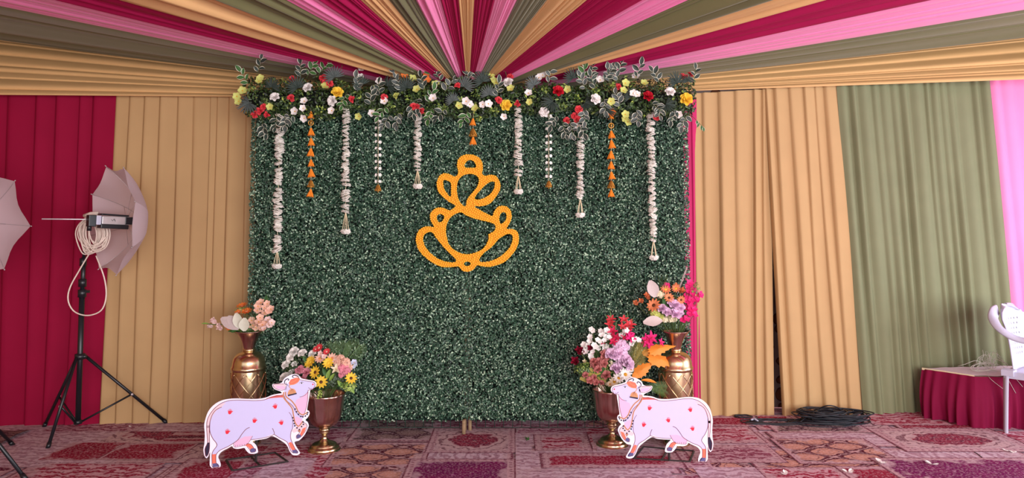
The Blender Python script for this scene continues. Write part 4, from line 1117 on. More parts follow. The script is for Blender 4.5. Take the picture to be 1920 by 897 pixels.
def cow(label, mirror, loc, rz, printname='printed_cow'):
    root = empty('cow_cutout', loc, rz, label=label, cat='cutout', group='painted cow cutouts')
    C_ = lambda p: (cow_xy(p)[0] * (-1 if mirror else 1), cow_xy(p)[1])
    cs = lambda pl: [C_(p) for p in pl]
    sm2 = lambda pl, n=3: [(v.x, v.y) for v in smooth_curve([(a, b, 0) for a, b in pl], n, True)]
    MB().poly(cs(sm2(cow_out, 4)), (), -.003, .003).build('board', PC['board'], root, False)
    b = MB(); k = 4.2 / FPX / 4.722
    I = {n_: i for i, n_ in enumerate(ORD)}
    y1, y2, y3, y4 = -.0034, -.0038, -.0042, -.0046
    b.poly(cs(sm2(body)), (), y1, None, I['lav'])
    # ear, raised hind leg, udder, tail, raised fore leg
    b.poly(cs([(322, 160), (345, 152), (420, 152), (428, 172), (400, 195), (350, 205), (322, 195)]), (), y1, None, I['blush'])
    b.poly(cs([(330, 188), (350, 172), (412, 165), (400, 190), (350, 203)]), (), y2, None, I['pink'])
    b.poly(cs([(588, 572), (605, 600), (625, 635), (660, 642), (725, 650), (733, 622), (720, 600), (650, 570)]), (), y2, None, I['pink'])
    b.poly(cs([(632, 630), (645, 645), (620, 660), (600, 690), (575, 675), (600, 640)]), (), y2, None, I['salmon'])
    b.poly(cs([(560, 680), (590, 672), (608, 685), (600, 705), (570, 710), (558, 700)]), (), y3, None, I['hoof'])
    b.poly(cs([(865, 690), (898, 690), (898, 765), (868, 768), (868, 720)]), (), y2, None, I['salmon'])
    b.poly(cs([(862, 765), (892, 765), (890, 795), (842, 795), (848, 775)]), (), y3, None, I['hoof'])
    b.poly(cs([(278, 655), (300, 660), (285, 700), (268, 728), (240, 722), (258, 690)]), (), y2, None, I['salmon'])
    b.poly(cs([(235, 722), (270, 726), (262, 752), (222, 754), (218, 745)]), (), y3, None, I['hoof'])
    b.poly(cs([(180, 500), (240, 530), (275, 560), (260, 580), (225, 570), (205, 575), (180, 560), (155, 545), (150, 520)]), (), y1, None, I['blush'])
    b.poly(cs([(155, 540), (185, 550), (200, 580), (212, 605), (195, 615), (170, 580)]), (), y2, None, I['salmon'])
    b.poly(cs([(198, 602), (225, 594), (236, 606), (232, 628), (218, 632), (200, 618)]), (), y3, None, I['hoof'])
    b.poly(cs([(145, 235), (160, 250), (190, 275), (240, 300), (250, 340), (215, 400), (185, 435), (168, 410), (155, 350)]), (), y2, None, I['pink'])
    b.poly(cs([(190, 470), (240, 440), (262, 460), (240, 510), (225, 545), (205, 520)]), (), y2, None, I['pink'])
    b.poly(cs([(835, 310), (870, 330), (900, 370), (916, 420), (922, 470), (940, 470), (940, 420), (925, 360), (890, 310), (850, 285), (800, 272)]), (), y2, None, I['blush'])
    b.poly(cs([(922, 450), (940, 450), (936, 600), (920, 600)]), (), y2, None, I['blush'])
    b.poly(cs([(918, 590), (936, 590), (952, 640), (948, 680), (940, 706), (925, 680), (918, 640)]), (), y3, None, I['ink'])
    b.poly(cs([(352, 250), (400, 246), (450, 256), (490, 270), (440, 268), (380, 268), (345, 270)]), (), y2, None, I['rust'])
    ribbon(b, cs([(95, 205), (88, 182), (100, 160), (150, 147), (215, 130)]), 4.2 * k, I['outline'], y3)
    ribbon(b, cs([(95, 205), (110, 220), (145, 226)]), 4.2 * k, I['outline'], y3)
    ribbon(b, cs([(145, 226), (150, 320), (160, 380), (182, 440), (210, 440), (245, 400), (270, 350), (320, 300), (345, 250)]), 4.2 * k, I['outline'], y3)
    ribbon(b, cs([(148, 240), (165, 262), (190, 274), (215, 278)]), 3.4 * k, I['outline'], y3)
    ribbon(b, cs([(350, 248), (440, 258), (500, 277), (570, 278), (640, 270), (720, 261), (790, 262), (850, 285), (900, 330), (935, 390), (943, 450), (938, 530), (934, 590), (952, 640), (944, 700), (925, 680), (918, 620), (922, 520), (920, 430), (900, 360), (870, 325), (832, 308)]), 4.6 * k, I['outline'], y3)
    ribbon(b, cs([(920, 430), (918, 500), (895, 560), (868, 600), (864, 625), (888, 660), (898, 690), (896, 750), (890, 795), (842, 795), (864, 765), (868, 720), (864, 690), (835, 662), (780, 640), (735, 615), (700, 590), (670, 545), (640, 510), (612, 498)]), 4.6 * k, I['outline'], y3)
    ribbon(b, cs([(588, 572), (605, 605), (628, 635), (660, 645), (725, 650), (735, 615)]), 3 * k, I['outline'], y3)
    ribbon(b, cs([(432, 523), (422, 545), (418, 575), (470, 592), (540, 600), (600, 602)]), 4.2 * k, I['outline'], y3)
    ribbon(b, cs([(418, 575), (370, 612), (315, 648), (295, 690), (272, 740), (222, 754), (245, 715), (268, 665), (283, 615), (280, 570), (268, 540)]), 4.2 * k, I['outline'], y3)
    ribbon(b, cs([(300, 400), (280, 430), (268, 480), (270, 540)]), 3.4 * k, I['outline'], y3)
    ribbon(b, cs([(632, 630), (600, 640), (575, 675), (560, 700), (595, 708), (608, 685), (630, 655)]), 3.6 * k, I['outline'], y4)
    ribbon(b, cs([(180, 498), (155, 515), (150, 545), (170, 585), (200, 620), (232, 630), (235, 605), (215, 590), (205, 570)]), 3.6 * k, I['outline'], y4)
    ribbon(b, cs([(322, 200), (360, 208), (400, 196), (428, 172), (420, 152), (345, 156)]), 3.6 * k, I['outline'], y4)
    for q in (650, 668, 685, 702, 718): ribbon(b, cs([(q, 632), (q + 1, 648)]), 2.2 * k, I['outline'], y4)
    ribbon(b, cs([(112, 212), (130, 214), (142, 202)]), 3.4 * k, I['outline'], y4)
    # face: nostril, eye
    disc(b, C_((106, 178)), 6 * k, 7 * k, I['hand'], y3); disc(b, C_((200, 160)), 13 * k, 6 * k, I['board'], y3); disc(b, C_((200, 160)), 7 * k, 5.5 * k, I['ink'], y4)
    ribbon(b, cs([(182, 156), (200, 150), (218, 160)]), 2.8 * k, I['ink'], y4, True)
    # head cloth, horns, bell tuft
    b.poly(cs([(215, 118), (245, 108), (290, 122), (305, 150), (296, 170), (262, 165), (228, 145)]), (), y3, None, I['salmon'])
    ribbon(b, cs([(215, 122), (232, 150), (262, 165), (296, 168)]), 5 * k, I['gold'], y4); ribbon(b, cs([(240, 112), (252, 135), (290, 150)]), 3.5 * k, I['gold'], y4)
    ribbon(b, cs([(222, 122), (230, 100), (255, 88), (275, 92), (272, 106), (258, 106)]), 8 * k, I['ink'], y4, True); ribbon(b, cs([(225, 118), (236, 103), (256, 93)]), 3.5 * k, I['gold'], y4 - .0003, True)
    ribbon(b, cs([(320, 168), (340, 148), (335, 125), (315, 114), (305, 124), (315, 132)]), 8 * k, I['ink'], y4, True); ribbon(b, cs([(306, 178), (322, 158), (330, 140)]), 4 * k, I['hoof'], y4 - .0003, True)
    ribbon(b, cs([(296, 160), (300, 185), (280, 205)]), 6 * k, I['gold'], y4)
    b.poly(cs([(278, 200), (300, 208), (313, 235), (312, 256), (240, 246), (250, 218), (262, 204)]), (), y4, None, I['gold'])
    b.poly(cs([(240, 240), (312, 250), (310, 264), (238, 250)]), (), y4 - .0004, None, I['ink'])
    for q in (252, 264, 277, 290, 302): ribbon(b, cs([(lerp(278, q, .2), 205), (q, 242)]), 1.6 * k, I['outline'], y4 - .0004)
    # two necklaces with beads
    n1 = [(330, 225), (325, 265), (280, 305), (245, 355), (225, 400), (195, 430), (165, 425), (148, 412)]
    n2 = [(345, 225), (345, 270), (310, 320), (275, 370), (262, 430), (250, 490), (225, 525), (205, 515), (185, 485)]
    for nl in (n1, n2): ribbon(b, cs(nl), 10 * k, I['gold'], y4); ribbon(b, cs(nl), 2.2 * k, I['outline'], y4 - .0004)
    for q in ((250, 378), (238, 402), (222, 425), (202, 445), (145, 418), (150, 432), (165, 445), (185, 450), (268, 450), (262, 475), (256, 500), (250, 520), (182, 495), (180, 515), (195, 532), (232, 540), (212, 556)): disc(b, C_(q), 7 * k, 7 * k, I['ink'], y4 - .0002, 8)
    disc(b, C_((213, 568)), 10 * k, 10 * k, I['outline'], y4 - .0003); disc(b, C_((213, 568)), 6 * k, 6 * k, I['gold'], y4 - .0005)
    b.build(printname, [PC[n_] for n_ in ORD], root, False)
    for hx, hy, fp in HANDS:
        c = C_((hx, hy)); MB().poly(hand_poly(c[0], c[1], k * 1.45, (not fp) if mirror else fp), (), -.0038).build('handprint', PC['hand'], root, False)
    return root
M_IRON = mat('stand_iron', (58, 52, 52), .6, .3)
def bar(b, p, q, w=.012): b.tube([p, q], w * .6, 4)
def cow_stand(root, pts, mirror, upx):
    """pts: four floor corners (world); stand is a part of the cutout"""
    inv = root.matrix_basis.inverted(); P_ = [inv @ Vector(p) for p in pts]; b = MB()
    for p in P_: p.z = .008
    for i in range(4): bar(b, P_[i], P_[(i + 1) % 4])
    m0, m1 = (P_[0] + P_[1]) / 2, (P_[2] + P_[3]) / 2; bar(b, m0, m1)
    c = (m0 + m1) / 2
    bar(b, Vector((c.x, .012, .008)), Vector((c.x, .012, .22)))
    b.build('stand', M_IRON, root, False)
bpy.context.view_layer.update()
rl = W(1130 + 520 / 4.722, 700, 4.2)
cR = cow('painted cow cutout facing left, standing in front of the right goblet', False, (rl.x, 4.2, .002), 0.0)
L0 = Fl(405, 880); L1 = Fl(566, 862)
ang = math.atan2(L1.y - L0.y, L1.x - L0.x)
ml = (L0 + L1) / 2
cL = cow('painted cow cutout facing right, standing beside the left goblet', True, (ml.x + .005, ml.y, .002), ang)
cL.scale = (1.03, 1, 1.02)
bpy.context.view_layer.update()
cow_stand(cR, [Fl(1188, 864), Fl(1293, 870), Fl(1301, 850), Fl(1206, 842)], False, 0)
cow_stand(cL, [Fl(436, 887), Fl(540, 870), Fl(516, 853), Fl(424, 867)], True, 0)
# ------------------------------------------------------------------ light stands with umbrellas
M_UMB = mat('umbrella_cloth', (226, 206, 214), .6, var=.02, nscale=5, trans=.45)
M_RIB = mat('umbrella_rib', (196, 184, 188), .35, .6)
M_CORD = mat('white_cord', (226, 208, 196), .5)
M_SILVER = mat('silver_panel', (196, 186, 188), .35, .3)
def tube_part(name, pts, r, m, parent, n=10): return MB().tube(pts, r, n).build(name, m, parent)
def light_stand(c, feet, ztop, zcol, label, r=.017):
    c = Vector(c); root = empty('light_stand', (c.x, c.y, 0), label=label, cat='light stand')
    B = Vector((c.x, c.y, 0))
    tube_part('pole', [(0, 0, .09), (0, 0, .98)], r, M_BLACK, root, 14); tube_part('pole', [(0, 0, .95), (0.004, 0, 1.2)], r * .8, M_BLACK, root, 12); tube_part('pole', [(.004, 0, 1.17), (.008, 0, ztop)], r * .62, M_BLACK, root, 12)
    for z, rr in ((.96, 1.5), (1.03, 1.45), (1.17, 1.25)): MB().lathe([(r * .8, z - .03), (r * rr, z - .028), (r * rr, z + .022), (r * .8, z + .026)], 14).build('collar', M_BLACK, root)
    MB().box((r * 2, 0, .97), (.03, .014, .018)).build('knob', M_BLACK, root, False)
    MB().lathe([(r, zcol - .02), (r * 1.9, zcol - .018), (r * 1.9, zcol + .018), (r, zcol + .02)], 14).box((r * 1.2, 0, zcol), (r * 2.6, .02, .02)).build('leg_collar', M_BLACK, root)
    MB().lathe([(r, .09), (r * 1.5, .092), (r * 1.5, .115), (r, .118)], 14).build('brace_collar', M_BLACK, root)
    for f in feet:
        f = Vector(f) - B; d = f.copy(); d.z = 0; d.normalize(); top = d * r * 1.8 + Vector((0, 0, zcol)); bot = f + Vector((0, 0, .012))
        lg = tube_part('leg', [top, bot], .0105, M_BLACK, root, 10)
        tube_part('rubber_foot', [bot + (top - bot).normalized() * .03, bot - (top - bot).normalized() * .008], .0135, M_BLACK, lg, 10)
        mid = top.lerp(bot, .56); tube_part('brace', [d * r * 1.2 + Vector((0, 0, .103)), mid], .0065, M_BLACK, root, 8)
        MB().lathe([(.001, 0), (.009, 0), (.009, .012), (.001, .012)], 8, M=T(mid) @ Vector((d.y, -d.x, 0)).to_track_quat('Z', 'Y').to_matrix().to_4x4()).build('bolt', M_RIB, root)
    return root
def umbrella(C, ax, R_, dep, th0, label, shaft):
    """C rim centre, ax unit vector towards the apex"""
    ax = Vector(ax).normalized(); up = Vector((0, 0, 1)); v_ = ax.cross(up).normalized(); u_ = v_.cross(ax).normalized()
    root = empty('photo_umbrella', C, label=label, cat='umbrella', group='white photo umbrellas')
    ap = ax * dep
    def pt(th, t, k=1.0):
        rr = R_ * math.sin(t * math.pi / 2 * .98) ** .95 if False else R_ * (t ** .82)
        z = dep * (1 - t ** 1.75)
        return (u_ * math.cos(th) + v_ * math.sin(th)) * rr * k + ax * z
    NR = 8; NT = 9; NA = 6
    for s in range(NR):
        vs = []; fs = []
        for i in range(NT + 1):
            t = i / NT
            for j in range(NA + 1):
                a = j / NA; th = th0 + 2 * math.pi * (s + a) / NR
                k = 1 - (.12 * t ** 2 + .02) * math.sin(math.pi * a)
                kk = k
                vs.append(pt(th, t, kk))
        for i in range(NT):
            for j in range(NA): fs.append((i * (NA + 1) + j, i * (NA + 1) + j + 1, (i + 1) * (NA + 1) + j + 1, (i + 1) * (NA + 1) + j))
        MB().add(vs, fs).build('canopy_panel', M_UMB, root)
        th = th0 + 2 * math.pi * s / NR
        rb = MB().tube([pt(th, t) - ax * .004 for t in np.linspace(0.02, 1.0, 9)], .0016, 5)
        tip = pt(th, 1.0); dr = (pt(th, 1.0) - pt(th, .9)).normalized(); rb.tube([tip, tip + dr * .012], .0035, 6)
        rb.build('rib', M_RIB, root)
        MB().tube([pt(th, .45) - ax * .005, ax * (dep * .45)], .0013, 4).build('stretcher', M_RIB, root)
    MB().tube([ap + ax * .03, ap - ax * (dep + shaft)], .004, 8).build('shaft', mat('shaft_metal', (220, 214, 220), .3, .5), root)
    MB().tube([ap + ax * .012, ap - ax * .02], .012, 8).build('hub', M_RIB, root)
    return root
feet = [Fl(312, 796), Fl(90, 843), Fl(83, 803)]
cc = Vector((Fl(165, 812).x, 4.70, 0)); zt = W(176, 424, 4.70).z
ls = light_stand(cc, feet, zt, W(168, 669, 4.7).z, 'black tripod light stand in front of the maroon curtain')
uax = Vector((math.cos(math.radians(51)), math.sin(math.radians(51)), .0))
uC = W(209, 412, 4.60)
um = umbrella(uC, uax, .375, .20, math.radians(28), 'white photo umbrella held on the tripod light stand, seen from the side', .40)
# flash head: barn doors, body, socket
hd = empty('studio_light', W(215, 414, 4.58), label='black and silver studio light with barn doors on the tripod light stand', cat='studio light')
hx = Vector((uax.x, uax.y, -.02)).normalized(); hq = hx.to_track_quat('X', 'Z').to_matrix().to_4x4()
def hb(name, c, d, m, par=hd, rot=0): 
    b = MB().box((0, 0, 0), d, M=T(c) @ Matrix.Rotation(rot, 4, 'Y')); o = b.build(name, m, par, False); 
    o.matrix_basis = hq; bv_ = o.modifiers.new('bevel', 'BEVEL'); bv_.width = .004; bv_.segments = 2; return o
hb('light_body', (.0, 0, 0), (.17, .05, .055), M_SILVER); hb('end_cap', (.085, 0, 0), (.06, .056, .05), M_BLACK)
hb('barn_door', (-.01, -.004, .036), (.17, .07, .01), M_BLACK, rot=.04); hb('barn_door', (-.01, -.004, -.040), (.17, .07, .028), M_BLACK, rot=.03)
hb('tilt_head', (-.14, 0, -.005), (.045, .05, .075), M_BLACK); hb('lamp_collar', (-.105, 0, 0), (.03, .06, .06), M_WHITE)
lk = MB().tube([(-.15, .0, -.03), (-.15, 0, -.07)], .014, 10).build('clamp', M_BLACK, hd); lk.matrix_basis = hq
# small mark on the silver plate
mk = MB(); ribbon(mk, [(-.03, .008), (-.022, -.004), (-.016, .01), (-.006, -.006), (-.012, .012)], .0022, 0, -.0262); mk.build('logo_mark', M_BLACK, hd).matrix_basis = hq
# coil of white cord over the head
cd = empty('power_cord', W(172, 440, 4.62), label='coil of white power cord hanging on the tripod light stand', cat='cord')
o0 = cd.location.copy()
def cp(x, y, D=4.62): return W(x, y, D) - o0
cb = MB()
for k in range(18):
    a = k / 17; cx_ = lerp(166, 183, a) + R.uniform(-3, 3); rx = R.uniform(13, 24); yb = R.uniform(462, 478) - 6 * a; tp = R.uniform(400, 408)
    dd = 4.60 + R.uniform(-.02, .02)
    pts = [cp(176, tp, dd), cp(lerp(176, cx_ - rx, .7), tp + 10, dd), cp(cx_ - rx, 438 + R.uniform(-5, 8), dd - .01), cp(cx_ - rx * .5, yb - 3, dd - .01), cp(cx_ + 2, yb, dd - .01), cp(cx_ + rx * .7, yb - 8, dd), cp(cx_ + rx, 438, dd + .01), cp(cx_ + rx * .6, 415, dd + .02)]
    cb.tube(smooth_curve(pts, 5, True), .0042, 7, closed=True)
cb.build('cord_coil', M_CORD, cd)
MB().tube(smooth_curve([cp(168, 475), cp(150, 505), cp(131, 540), cp(128, 565), cp(140, 585), cp(165, 592), cp(190, 582), cp(199, 555), cp(195, 520), cp(180, 480)], 6), .0046, 7).build('cord_loop', M_CORD, cd)
MB().tube([cp(158, 405, 4.6), cp(170, 402, 4.59), cp(185, 400, 4.6)], [.012, .016, .012], 8).build('cord_wrap', M_CORD, cd)

# second stand and umbrella, mostly outside the frame at the left
c2 = Vector((-3.22, 4.0, 0)); f2 = [Fl(47, 902), Vector((-3.75, 3.72, 0)), Vector((-3.2, 4.52, 0))]
light_stand(c2, f2, 1.42, .52, 'second black light stand at the left edge, only one leg in view')
a2 = Vector((.34, .93, .04)).normalized(); C2 = W(-80, 416, 3.95)
umbrella(C2, Vector((-.30, .95, .0)), .36, .2, math.radians(-86), 'white photo umbrella cut off by the left edge of the photo', .25)

# ------------------------------------------------------------------ skirted platform at the right
M_SKIRT = mat('skirt_cloth', (122, 16, 56), .75, var=.05, nscale=8, spec=.12)
M_TOP = mat('platform_cover', (226, 218, 226), .7, var=.06, nscale=16, bump=.6, bscale=22)
TZ = .36
TP = [(3.04, 5.20), (3.25, 4.93), (4.5, 4.88), (4.5, 5.36)]
tb = empty('platform', (TP[1][0], TP[1][1], 0), label='low platform with white cover and maroon pleated skirt by the white chair', cat='platform')
O_ = Vector((TP[1][0], TP[1][1], 0))
vs = []; NX, NY = 40, 10
for j in range(NY + 1):
    for i in range(NX + 1):
        u, v = i / NX, j / NY; a = Vector(TP[1]).lerp(Vector(TP[2]), u); b = Vector(TP[0]).lerp(Vector(TP[3]), u); p = a.lerp(b, v)
        vs.append((p.x - O_.x, p.y - O_.y, TZ + .003 * math.sin(u * 40 + v * 9) * math.sin(v * 13 + u * 17)))
MB().add(vs, [(j * (NX + 1) + i, j * (NX + 1) + i + 1, (j + 1) * (NX + 1) + i + 1, (j + 1) * (NX + 1) + i) for j in range(NY) for i in range(NX)]).build('cover', M_TOP, tb)
fr = MB(); q = [Vector((x - O_.x, y - O_.y, 0)) for x, y in TP]
b_ = MB()
b_.add([v_ + Vector((0, 0, z)) for z in (.32, TZ - .006) for v_ in q], [(0, 1, 5, 4), (1, 2, 6, 5), (2, 3, 7, 6), (3, 0, 4, 7), (4, 5, 6, 7), (3, 2, 1, 0)])
b_.build('board', mat('board_wood', (206, 190, 160), .8), tb, False)
ed = q[0].lerp(q[1], .0), q[1]; dv = (q[1] - q[0]); nn = Vector((-dv.y, dv.x, 0)).normalized() * -1
b_ = MB(); b_.add([q[0] + nn * .006 + Vector((0, 0, TZ - .012)), q[1] + nn * .006 + Vector((0, 0, TZ - .012)), q[1] + nn * .006 + Vector((0, 0, TZ + .004)), q[0] + nn * .006 + Vector((0, 0, TZ + .004))], [(0, 1, 2, 3)]); b_.build('edge_strip', mat('edge_cream', (222, 206, 170), .8), tb)
for p_ in ((.12, .1), (1.1, .1), (1.1, .4), (.12, .33)): MB().box((p_[0], p_[1], .16), (.05, .05, .32)).build('leg', M_WOOD, tb, False)
path = [q[0], q[1], q[2]]
def skirt():
    L01 = (q[1] - q[0]).length; L12 = (q[2] - q[1]).length; tot = L01 + L12; n = 520; vs = []; fs = []; NV = 12; rg_ = random.Random(3)
    fr_ = [(rg_.uniform(30, 130), rg_.uniform(0, 6.28), rg_.uniform(.3, 1)) for _ in range(7)]
    for i in range(n + 1):
        s = tot * i / n
        if s < L01: p = q[0].lerp(q[1], s / L01); nrm = Vector((-.88, -.46, 0))
        else: p = q[1].lerp(q[2], (s - L01) / L12); nrm = Vector((-.04, -1, 0))
        k = min(1, max(0, (s - L01) / .14 + .5)); nrm = Vector((-.88, -.46, 0)).lerp(Vector((-.04, -1, 0)), k).normalized()
        w = sum(a * math.sin(f * s + ph) for f, ph, a in fr_) / 2.2
        for j in range(NV + 1):
            v = j / NV; o = .010 + .035 * v + (.006 + .026 * v ** 1.2) * w * (1 - .25 * math.sin(5 * s + 3 * v)) + .028 * math.sin(math.pi * v) * (.6 + .4 * math.sin(3 * s + 1))
            zz = (TZ - .004) * (1 - v) + .004 * v + .012 * max(0, math.sin(9 * s)) * v
            vs.append(p + nrm * o + Vector((0, 0, zz)))
    for i in range(n):
        for j in range(NV): fs.append((i * (NV + 1) + j, i * (NV + 1) + j + 1, (i + 1) * (NV + 1) + j + 1, (i + 1) * (NV + 1) + j))
    MB().add(vs, fs).build('skirt', M_SKIRT, tb)
skirt()
# wires on the platform
ww = empty('wire_tangle', (Fl(1822, 686, TZ).x, 5.1, TZ), label='tangle of thin white wires lying on the low platform', cat='wire')
o1 = ww.location.copy(); wm = mat('pale_wire', (222, 222, 214), .5)
b = MB()
for r_, cxw, czw in ((.06, -.05, .02), (.055, -.04, .024), (.05, -.02, .02)):
    b.tube(smooth_curve([(cxw + r_ * 1.3 * math.cos(a), .0 + r_ * .9 * math.sin(a), .006 + czw * (1 + math.sin(a + 1))) for a in np.linspace(0, 5.9, 10)], 4), .0026, 5)
for k in range(18):
    a = R.uniform(-.3, 3.2); l = R.uniform(.08, .2)
    b.tube(smooth_curve([(R.uniform(-.03, .03), 0, .01), (math.cos(a) * l * .5, R.uniform(-.05, .05), .04 + abs(math.sin(a)) * l * .6), (math.cos(a) * l, R.uniform(-.05, .05), .02 + abs(math.sin(a)) * l * .55), (math.cos(a) * l * 1.15, R.uniform(-.05, .05), .01 + abs(math.sin(a)) * l * .35)], 4), .0012, 4)
for (xa, ya, xb, yb) in ((-.12, -.16, -.06, -.05), (.0, -.15, .03, -.08), (.06, -.15, .14, -.11)):
    b.tube(smooth_curve([(0, 0, .008), (xa * .6, ya * .6, .012), (xa, ya, .003), (xa - .012, ya - .06, -.02), (xb, ya - .07, yb - .03)], 4), .0013, 4)
b.build('wires', wm, ww)

# ------------------------------------------------------------------ white plastic chair
def chair():
    f = Vector((.62, -.78, 0)).normalized(); foot = Fl(1887, 814); r_ = Vector((f.y, -f.x, 0))
    c = Vector((foot.x, foot.y, 0)) + f * .21 - r_ * .225
    root = empty('plastic_chair', c, math.atan2(f.y, f.x) - math.pi / 2, label='white plastic armchair at the right edge in front of the low platform', cat='chair')
    SZ = .42
    # seat
    vs = []; fs = []; n = 10
    for j in range(n + 1):
        for i in range(n + 1):
            u, v = i / n * 2 - 1, j / n; w = lerp(.205, .235, v); vs.append((u * w, lerp(-.2, .22, v), SZ - .012 * (1 - u * u) * math.sin(math.pi * v) - (.02 * max(0, v - .85) / .15)))
    fs = [(j * (n + 1) + i, j * (n + 1) + i + 1, (j + 1) * (n + 1) + i + 1, (j + 1) * (n + 1) + i) for j in range(n) for i in range(n)]
    o = MB().add(vs, fs).build('seat', M_WHITE, root); s = o.modifiers.new('solid', 'SOLIDIFY'); s.thickness = .012
    MB().box((0, -.205, SZ - .02), (.43, .02, .045)).box((-.222, 0, SZ - .02), (.02, .42, .045)).box((.222, 0, SZ - .02), (.02, .42, .045)).box((0, .222, SZ - .025), (.46, .016, .05)).build('apron', M_WHITE, root, False)
    # backrest with a grid of small openings
    vs = []; fs = []; NU, NV = 36, 40
    def bp(u, v):
        z = lerp(SZ - .01, .858, v); half = float(np.interp(v, [0, .35, .6, .8, 1], [.165, .165, .185, .225, .225])) * (1 if v < .74 else math.sqrt(max(.0, 1 - ((v - .74) / .27) ** 2.2)) if v < 1.0 else .25)
        half = max(half, .07)
        return (u * half, -.19 - .09 * v + .05 * u * u * min(1, v + .3), z - (.012 * u * u if v > .9 else 0))
    for j in range(NV + 1):
        for i in range(NU + 1): vs.append(bp(i / NU * 2 - 1, j / NV))
    for j in range(NV):
        for i in range(NU):
            if 5 <= i < NU - 5 and 8 <= j < NV - 7 and (j % 3 == 0) and ((i + (j // 3)) % 3 == 0): continue
            fs.append((j * (NU + 1) + i, j * (NU + 1) + i + 1, (j + 1) * (NU + 1) + i + 1, (j + 1) * (NU + 1) + i))
    o = MB().add(vs, fs).build('backrest', M_WHITE, root); s = o.modifiers.new('solid', 'SOLIDIFY'); s.thickness = .008
    def strap(pts, ws, name, nrmf):
        P_ = smooth_curve(pts, 6); n = len(P_); b = MB(); vs = []
        for i, p in enumerate(P_):
            t = (P_[min(i + 1, n - 1)] - P_[max(i - 1, 0)]).normalized(); k = i / (n - 1)
            w = float(np.interp(k, np.linspace(0, 1, len(ws)), ws)); nv = nrmf(k); nv = (nv - t * nv.dot(t)).normalized(); sd = t.cross(nv)
            th = .016
            vs += [p + sd * w / 2, p + sd * w * .42 + nv * th * .8, p - sd * w * .42 + nv * th * .8, p - sd * w / 2, p - sd * w * .46 - nv * .004, p + sd * w * .46 - nv * .004]
        fs = []
        for i in range(n - 1):
            for k in range(6): fs.append((i * 6 + k, i * 6 + (k + 1) % 6, (i + 1) * 6 + (k + 1) % 6, (i + 1) * 6 + k))
        fs += [tuple(range(6)), tuple((n - 1) * 6 + k for k in range(5, -1, -1))]
        b.add(vs, fs); return b.build(name, M_WHITE, root)
    for s_ in (-1, 1):
        strap([(s_ * .10, -.28, .822), (s_ * .20, -.265, .812), (s_ * .285, -.245, .775), (s_ * .335, -.19, .715), (s_ * .33, -.10, .66), (s_ * .305, .03, .645), (s_ * .285, .16, .638), (s_ * .265, .225, .61), (s_ * .262, .25, .55)],
              [.07, .08, .062, .048, .042, .052, .06, .055, .05], 'armrest', lambda k, s_=s_: Vector((s_ * float(np.interp(k, [0, .3, .5, .8, 1], [.2, 1, .8, .2, .3])), float(np.interp(k, [0, .3, .5, .8, 1], [1, .5, .1, .3, 1])), float(np.interp(k, [0, .3, .5, .8, 1], [.2, .3, 1, 1, .5])))))
        strap([(s_ * .262, .24, .60), (s_ * .262, .25, .5), (s_ * .265, .255, .3), (s_ * .27, .265, .0)], [.06, .062, .052, .04], 'leg', lambda k, s_=s_: Vector((s_ * .4, 1, 0)))
        strap([(s_ * .222, -.195, .42), (s_ * .224, -.2, .3), (s_ * .225, -.205, .15), (s_ * .225, -.21, .0)], [.06, .055, .048, .042], 'leg', lambda k, s_=s_: Vector((s_ * .7, -1, 0)))
        MB().box((s_ * .215, -.185, .415), (.075, .07, .04)).build('seat_bracket', M_WHITE, root, False)
    return root
chair()

# ------------------------------------------------------------------ cables on the floor
M_CAB = mat('black_cable', (22, 24, 34), .45, spec=.5)
def loops(b, cx, cy, n, rx, ry, jx, jy, r=.0042, zmax=.03):
    for k in range(n):
        x = cx + R.uniform(-jx, jx); y = cy + R.uniform(-jy, jy); a_ = rx * R.uniform(.7, 1.1); c_ = ry * R.uniform(.7, 1.1); rot = R.uniform(-.2, .2); z0 = .006 + zmax * k / n
        pts = []
        for t in np.linspace(0, 6.283, 13)[:-1]:
            u = a_ * math.cos(t) * (1 + R.uniform(-.08, .08)); v = c_ * math.sin(t) * (1 + R.uniform(-.15, .15))
            pts.append((x + u * math.cos(rot) - v * math.sin(rot), y + u * math.sin(rot) + v * math.cos(rot), z0 + R.uniform(0, .008)))
        b.tube(smooth_curve(pts, 3, True), r, 6, closed=True)
p0 = Fl(1560, 795); cbp = empty('cable_coil', (p0.x, p0.y, 0), label='thick coil of black cable piled at the foot of the tan curtain', cat='cable')
b = MB(); loops(b, 0, 0, 34, .2, .085, .09, .035, zmax=.085)
b.tube(smooth_curve([Fl(1500, 792, .02) - p0, Fl(1525, 775, .07) - p0, Fl(1555, 768, .11) - p0, Fl(1562, 778, .06) - p0, Fl(1540, 790, .03) - p0], 6), .0045, 6)
b.tube(smooth_curve([Fl(1530, 785, .04) - p0, Fl(1535, 768, .1) - p0, Fl(1555, 761, .14) - p0, Fl(1575, 768, .1) - p0, Fl(1578, 785, .03) - p0], 6), .0045, 6)
b.build('cable_loops', M_CAB, cbp)
p1 = Fl(1450, 795); cb2 = empty('cable_coil', (p1.x, p1.y, 0), label='loose loops of black cable lying left of the thick coil', cat='cable')
b = MB(); loops(b, 0, 0, 7, .2, .06, .1, .02, .0038, .012)
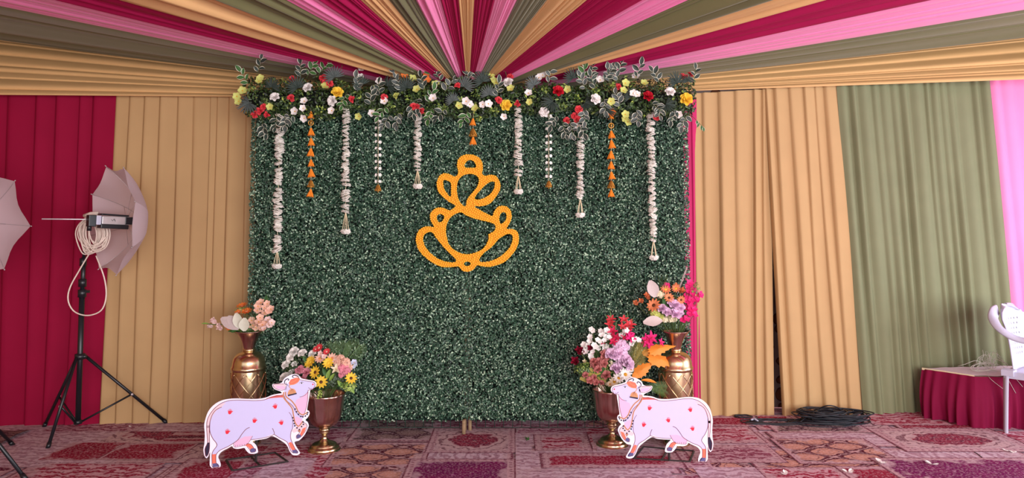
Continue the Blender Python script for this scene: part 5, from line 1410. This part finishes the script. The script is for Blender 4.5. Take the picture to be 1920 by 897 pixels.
loops(b, Fl(1395, 785).x - p1.x, Fl(1395, 785).y - p1.y, 3, .085, .035, .02, .01, .0038, .01)
b.build('cable_loops', M_CAB, cb2)
pts = [Fl(x, y, .006) for x, y in ((1590, 805), (1602, 811), (1650, 815), (1700, 819), (1745, 826), (1790, 835), (1825, 848), (1850, 866), (1880, 884), (1910, 902), (1960, 925))]
tag(MB().tube([p for p in smooth_curve(pts, 5)], .005, 6).build('cable', M_CAB), 'single black cable snaking from the coil across the carpet to the front right', 'cable')
# a white plug among the loose loops
tag(MB().tube([Fl(1408, 788, .02), Fl(1415, 786, .022), Fl(1421, 790, .02)], [.007, .008, .005], 6).build('plug', M_WHITE), 'small white plug among the loose black cable loops', 'plug')

# ------------------------------------------------------------------ petals and bits on the carpet
for (x, y, s, lb) in ((1653, 867, .03, 'crumpled white petal on the apricot part of the carpet'), (1748, 870, .028, 'white petal at the left border of the purple carpet patch'), (1590, 885, .024, 'white petal at the front, third from the right on the carpet'),
                      (1472, 889, .024, 'leftmost of the white petals on the right front carpet'), (1887, 845, .016, 'small white petal near the chair leg'), (1899, 848, .018, 'white petal furthest right, in front of the chair leg'), (245, 800, .012, 'tiny white petal near the tripod foot by the tan curtain')):
    b = MB(); q = Fl(x, y, .012)
    for k in range(3):
        v, f = petal(1.3, 1.1, .5, .25, 4, 2, .5, .1, k); b.add(v, f, T(q + Vector((R.uniform(-.3, .3) * s, R.uniform(-.4, .2) * s, -.004))) @ RZ(R.uniform(-1, 1) + k * 1.6) @ RX(.15) @ Matrix.Scale(s, 4))
    tag(b.build('petal', fm('snow')), lb, 'petal')
b = MB(); q = Fl(988, 826, .008)
for k in range(9): v, f = petal(1, .4, .5, .3, 3, 1, .8); b.add(v, f, T(q + Vector((R.uniform(-.012, .012), R.uniform(-.02, .02), 0))) @ RZ(k * .8) @ RX(.6) @ Matrix.Scale(.022, 4))
tag(b.build('fallen_sprig', lm('green')), 'small green sprig fallen on the carpet in front of the leaf wall', 'sprig')
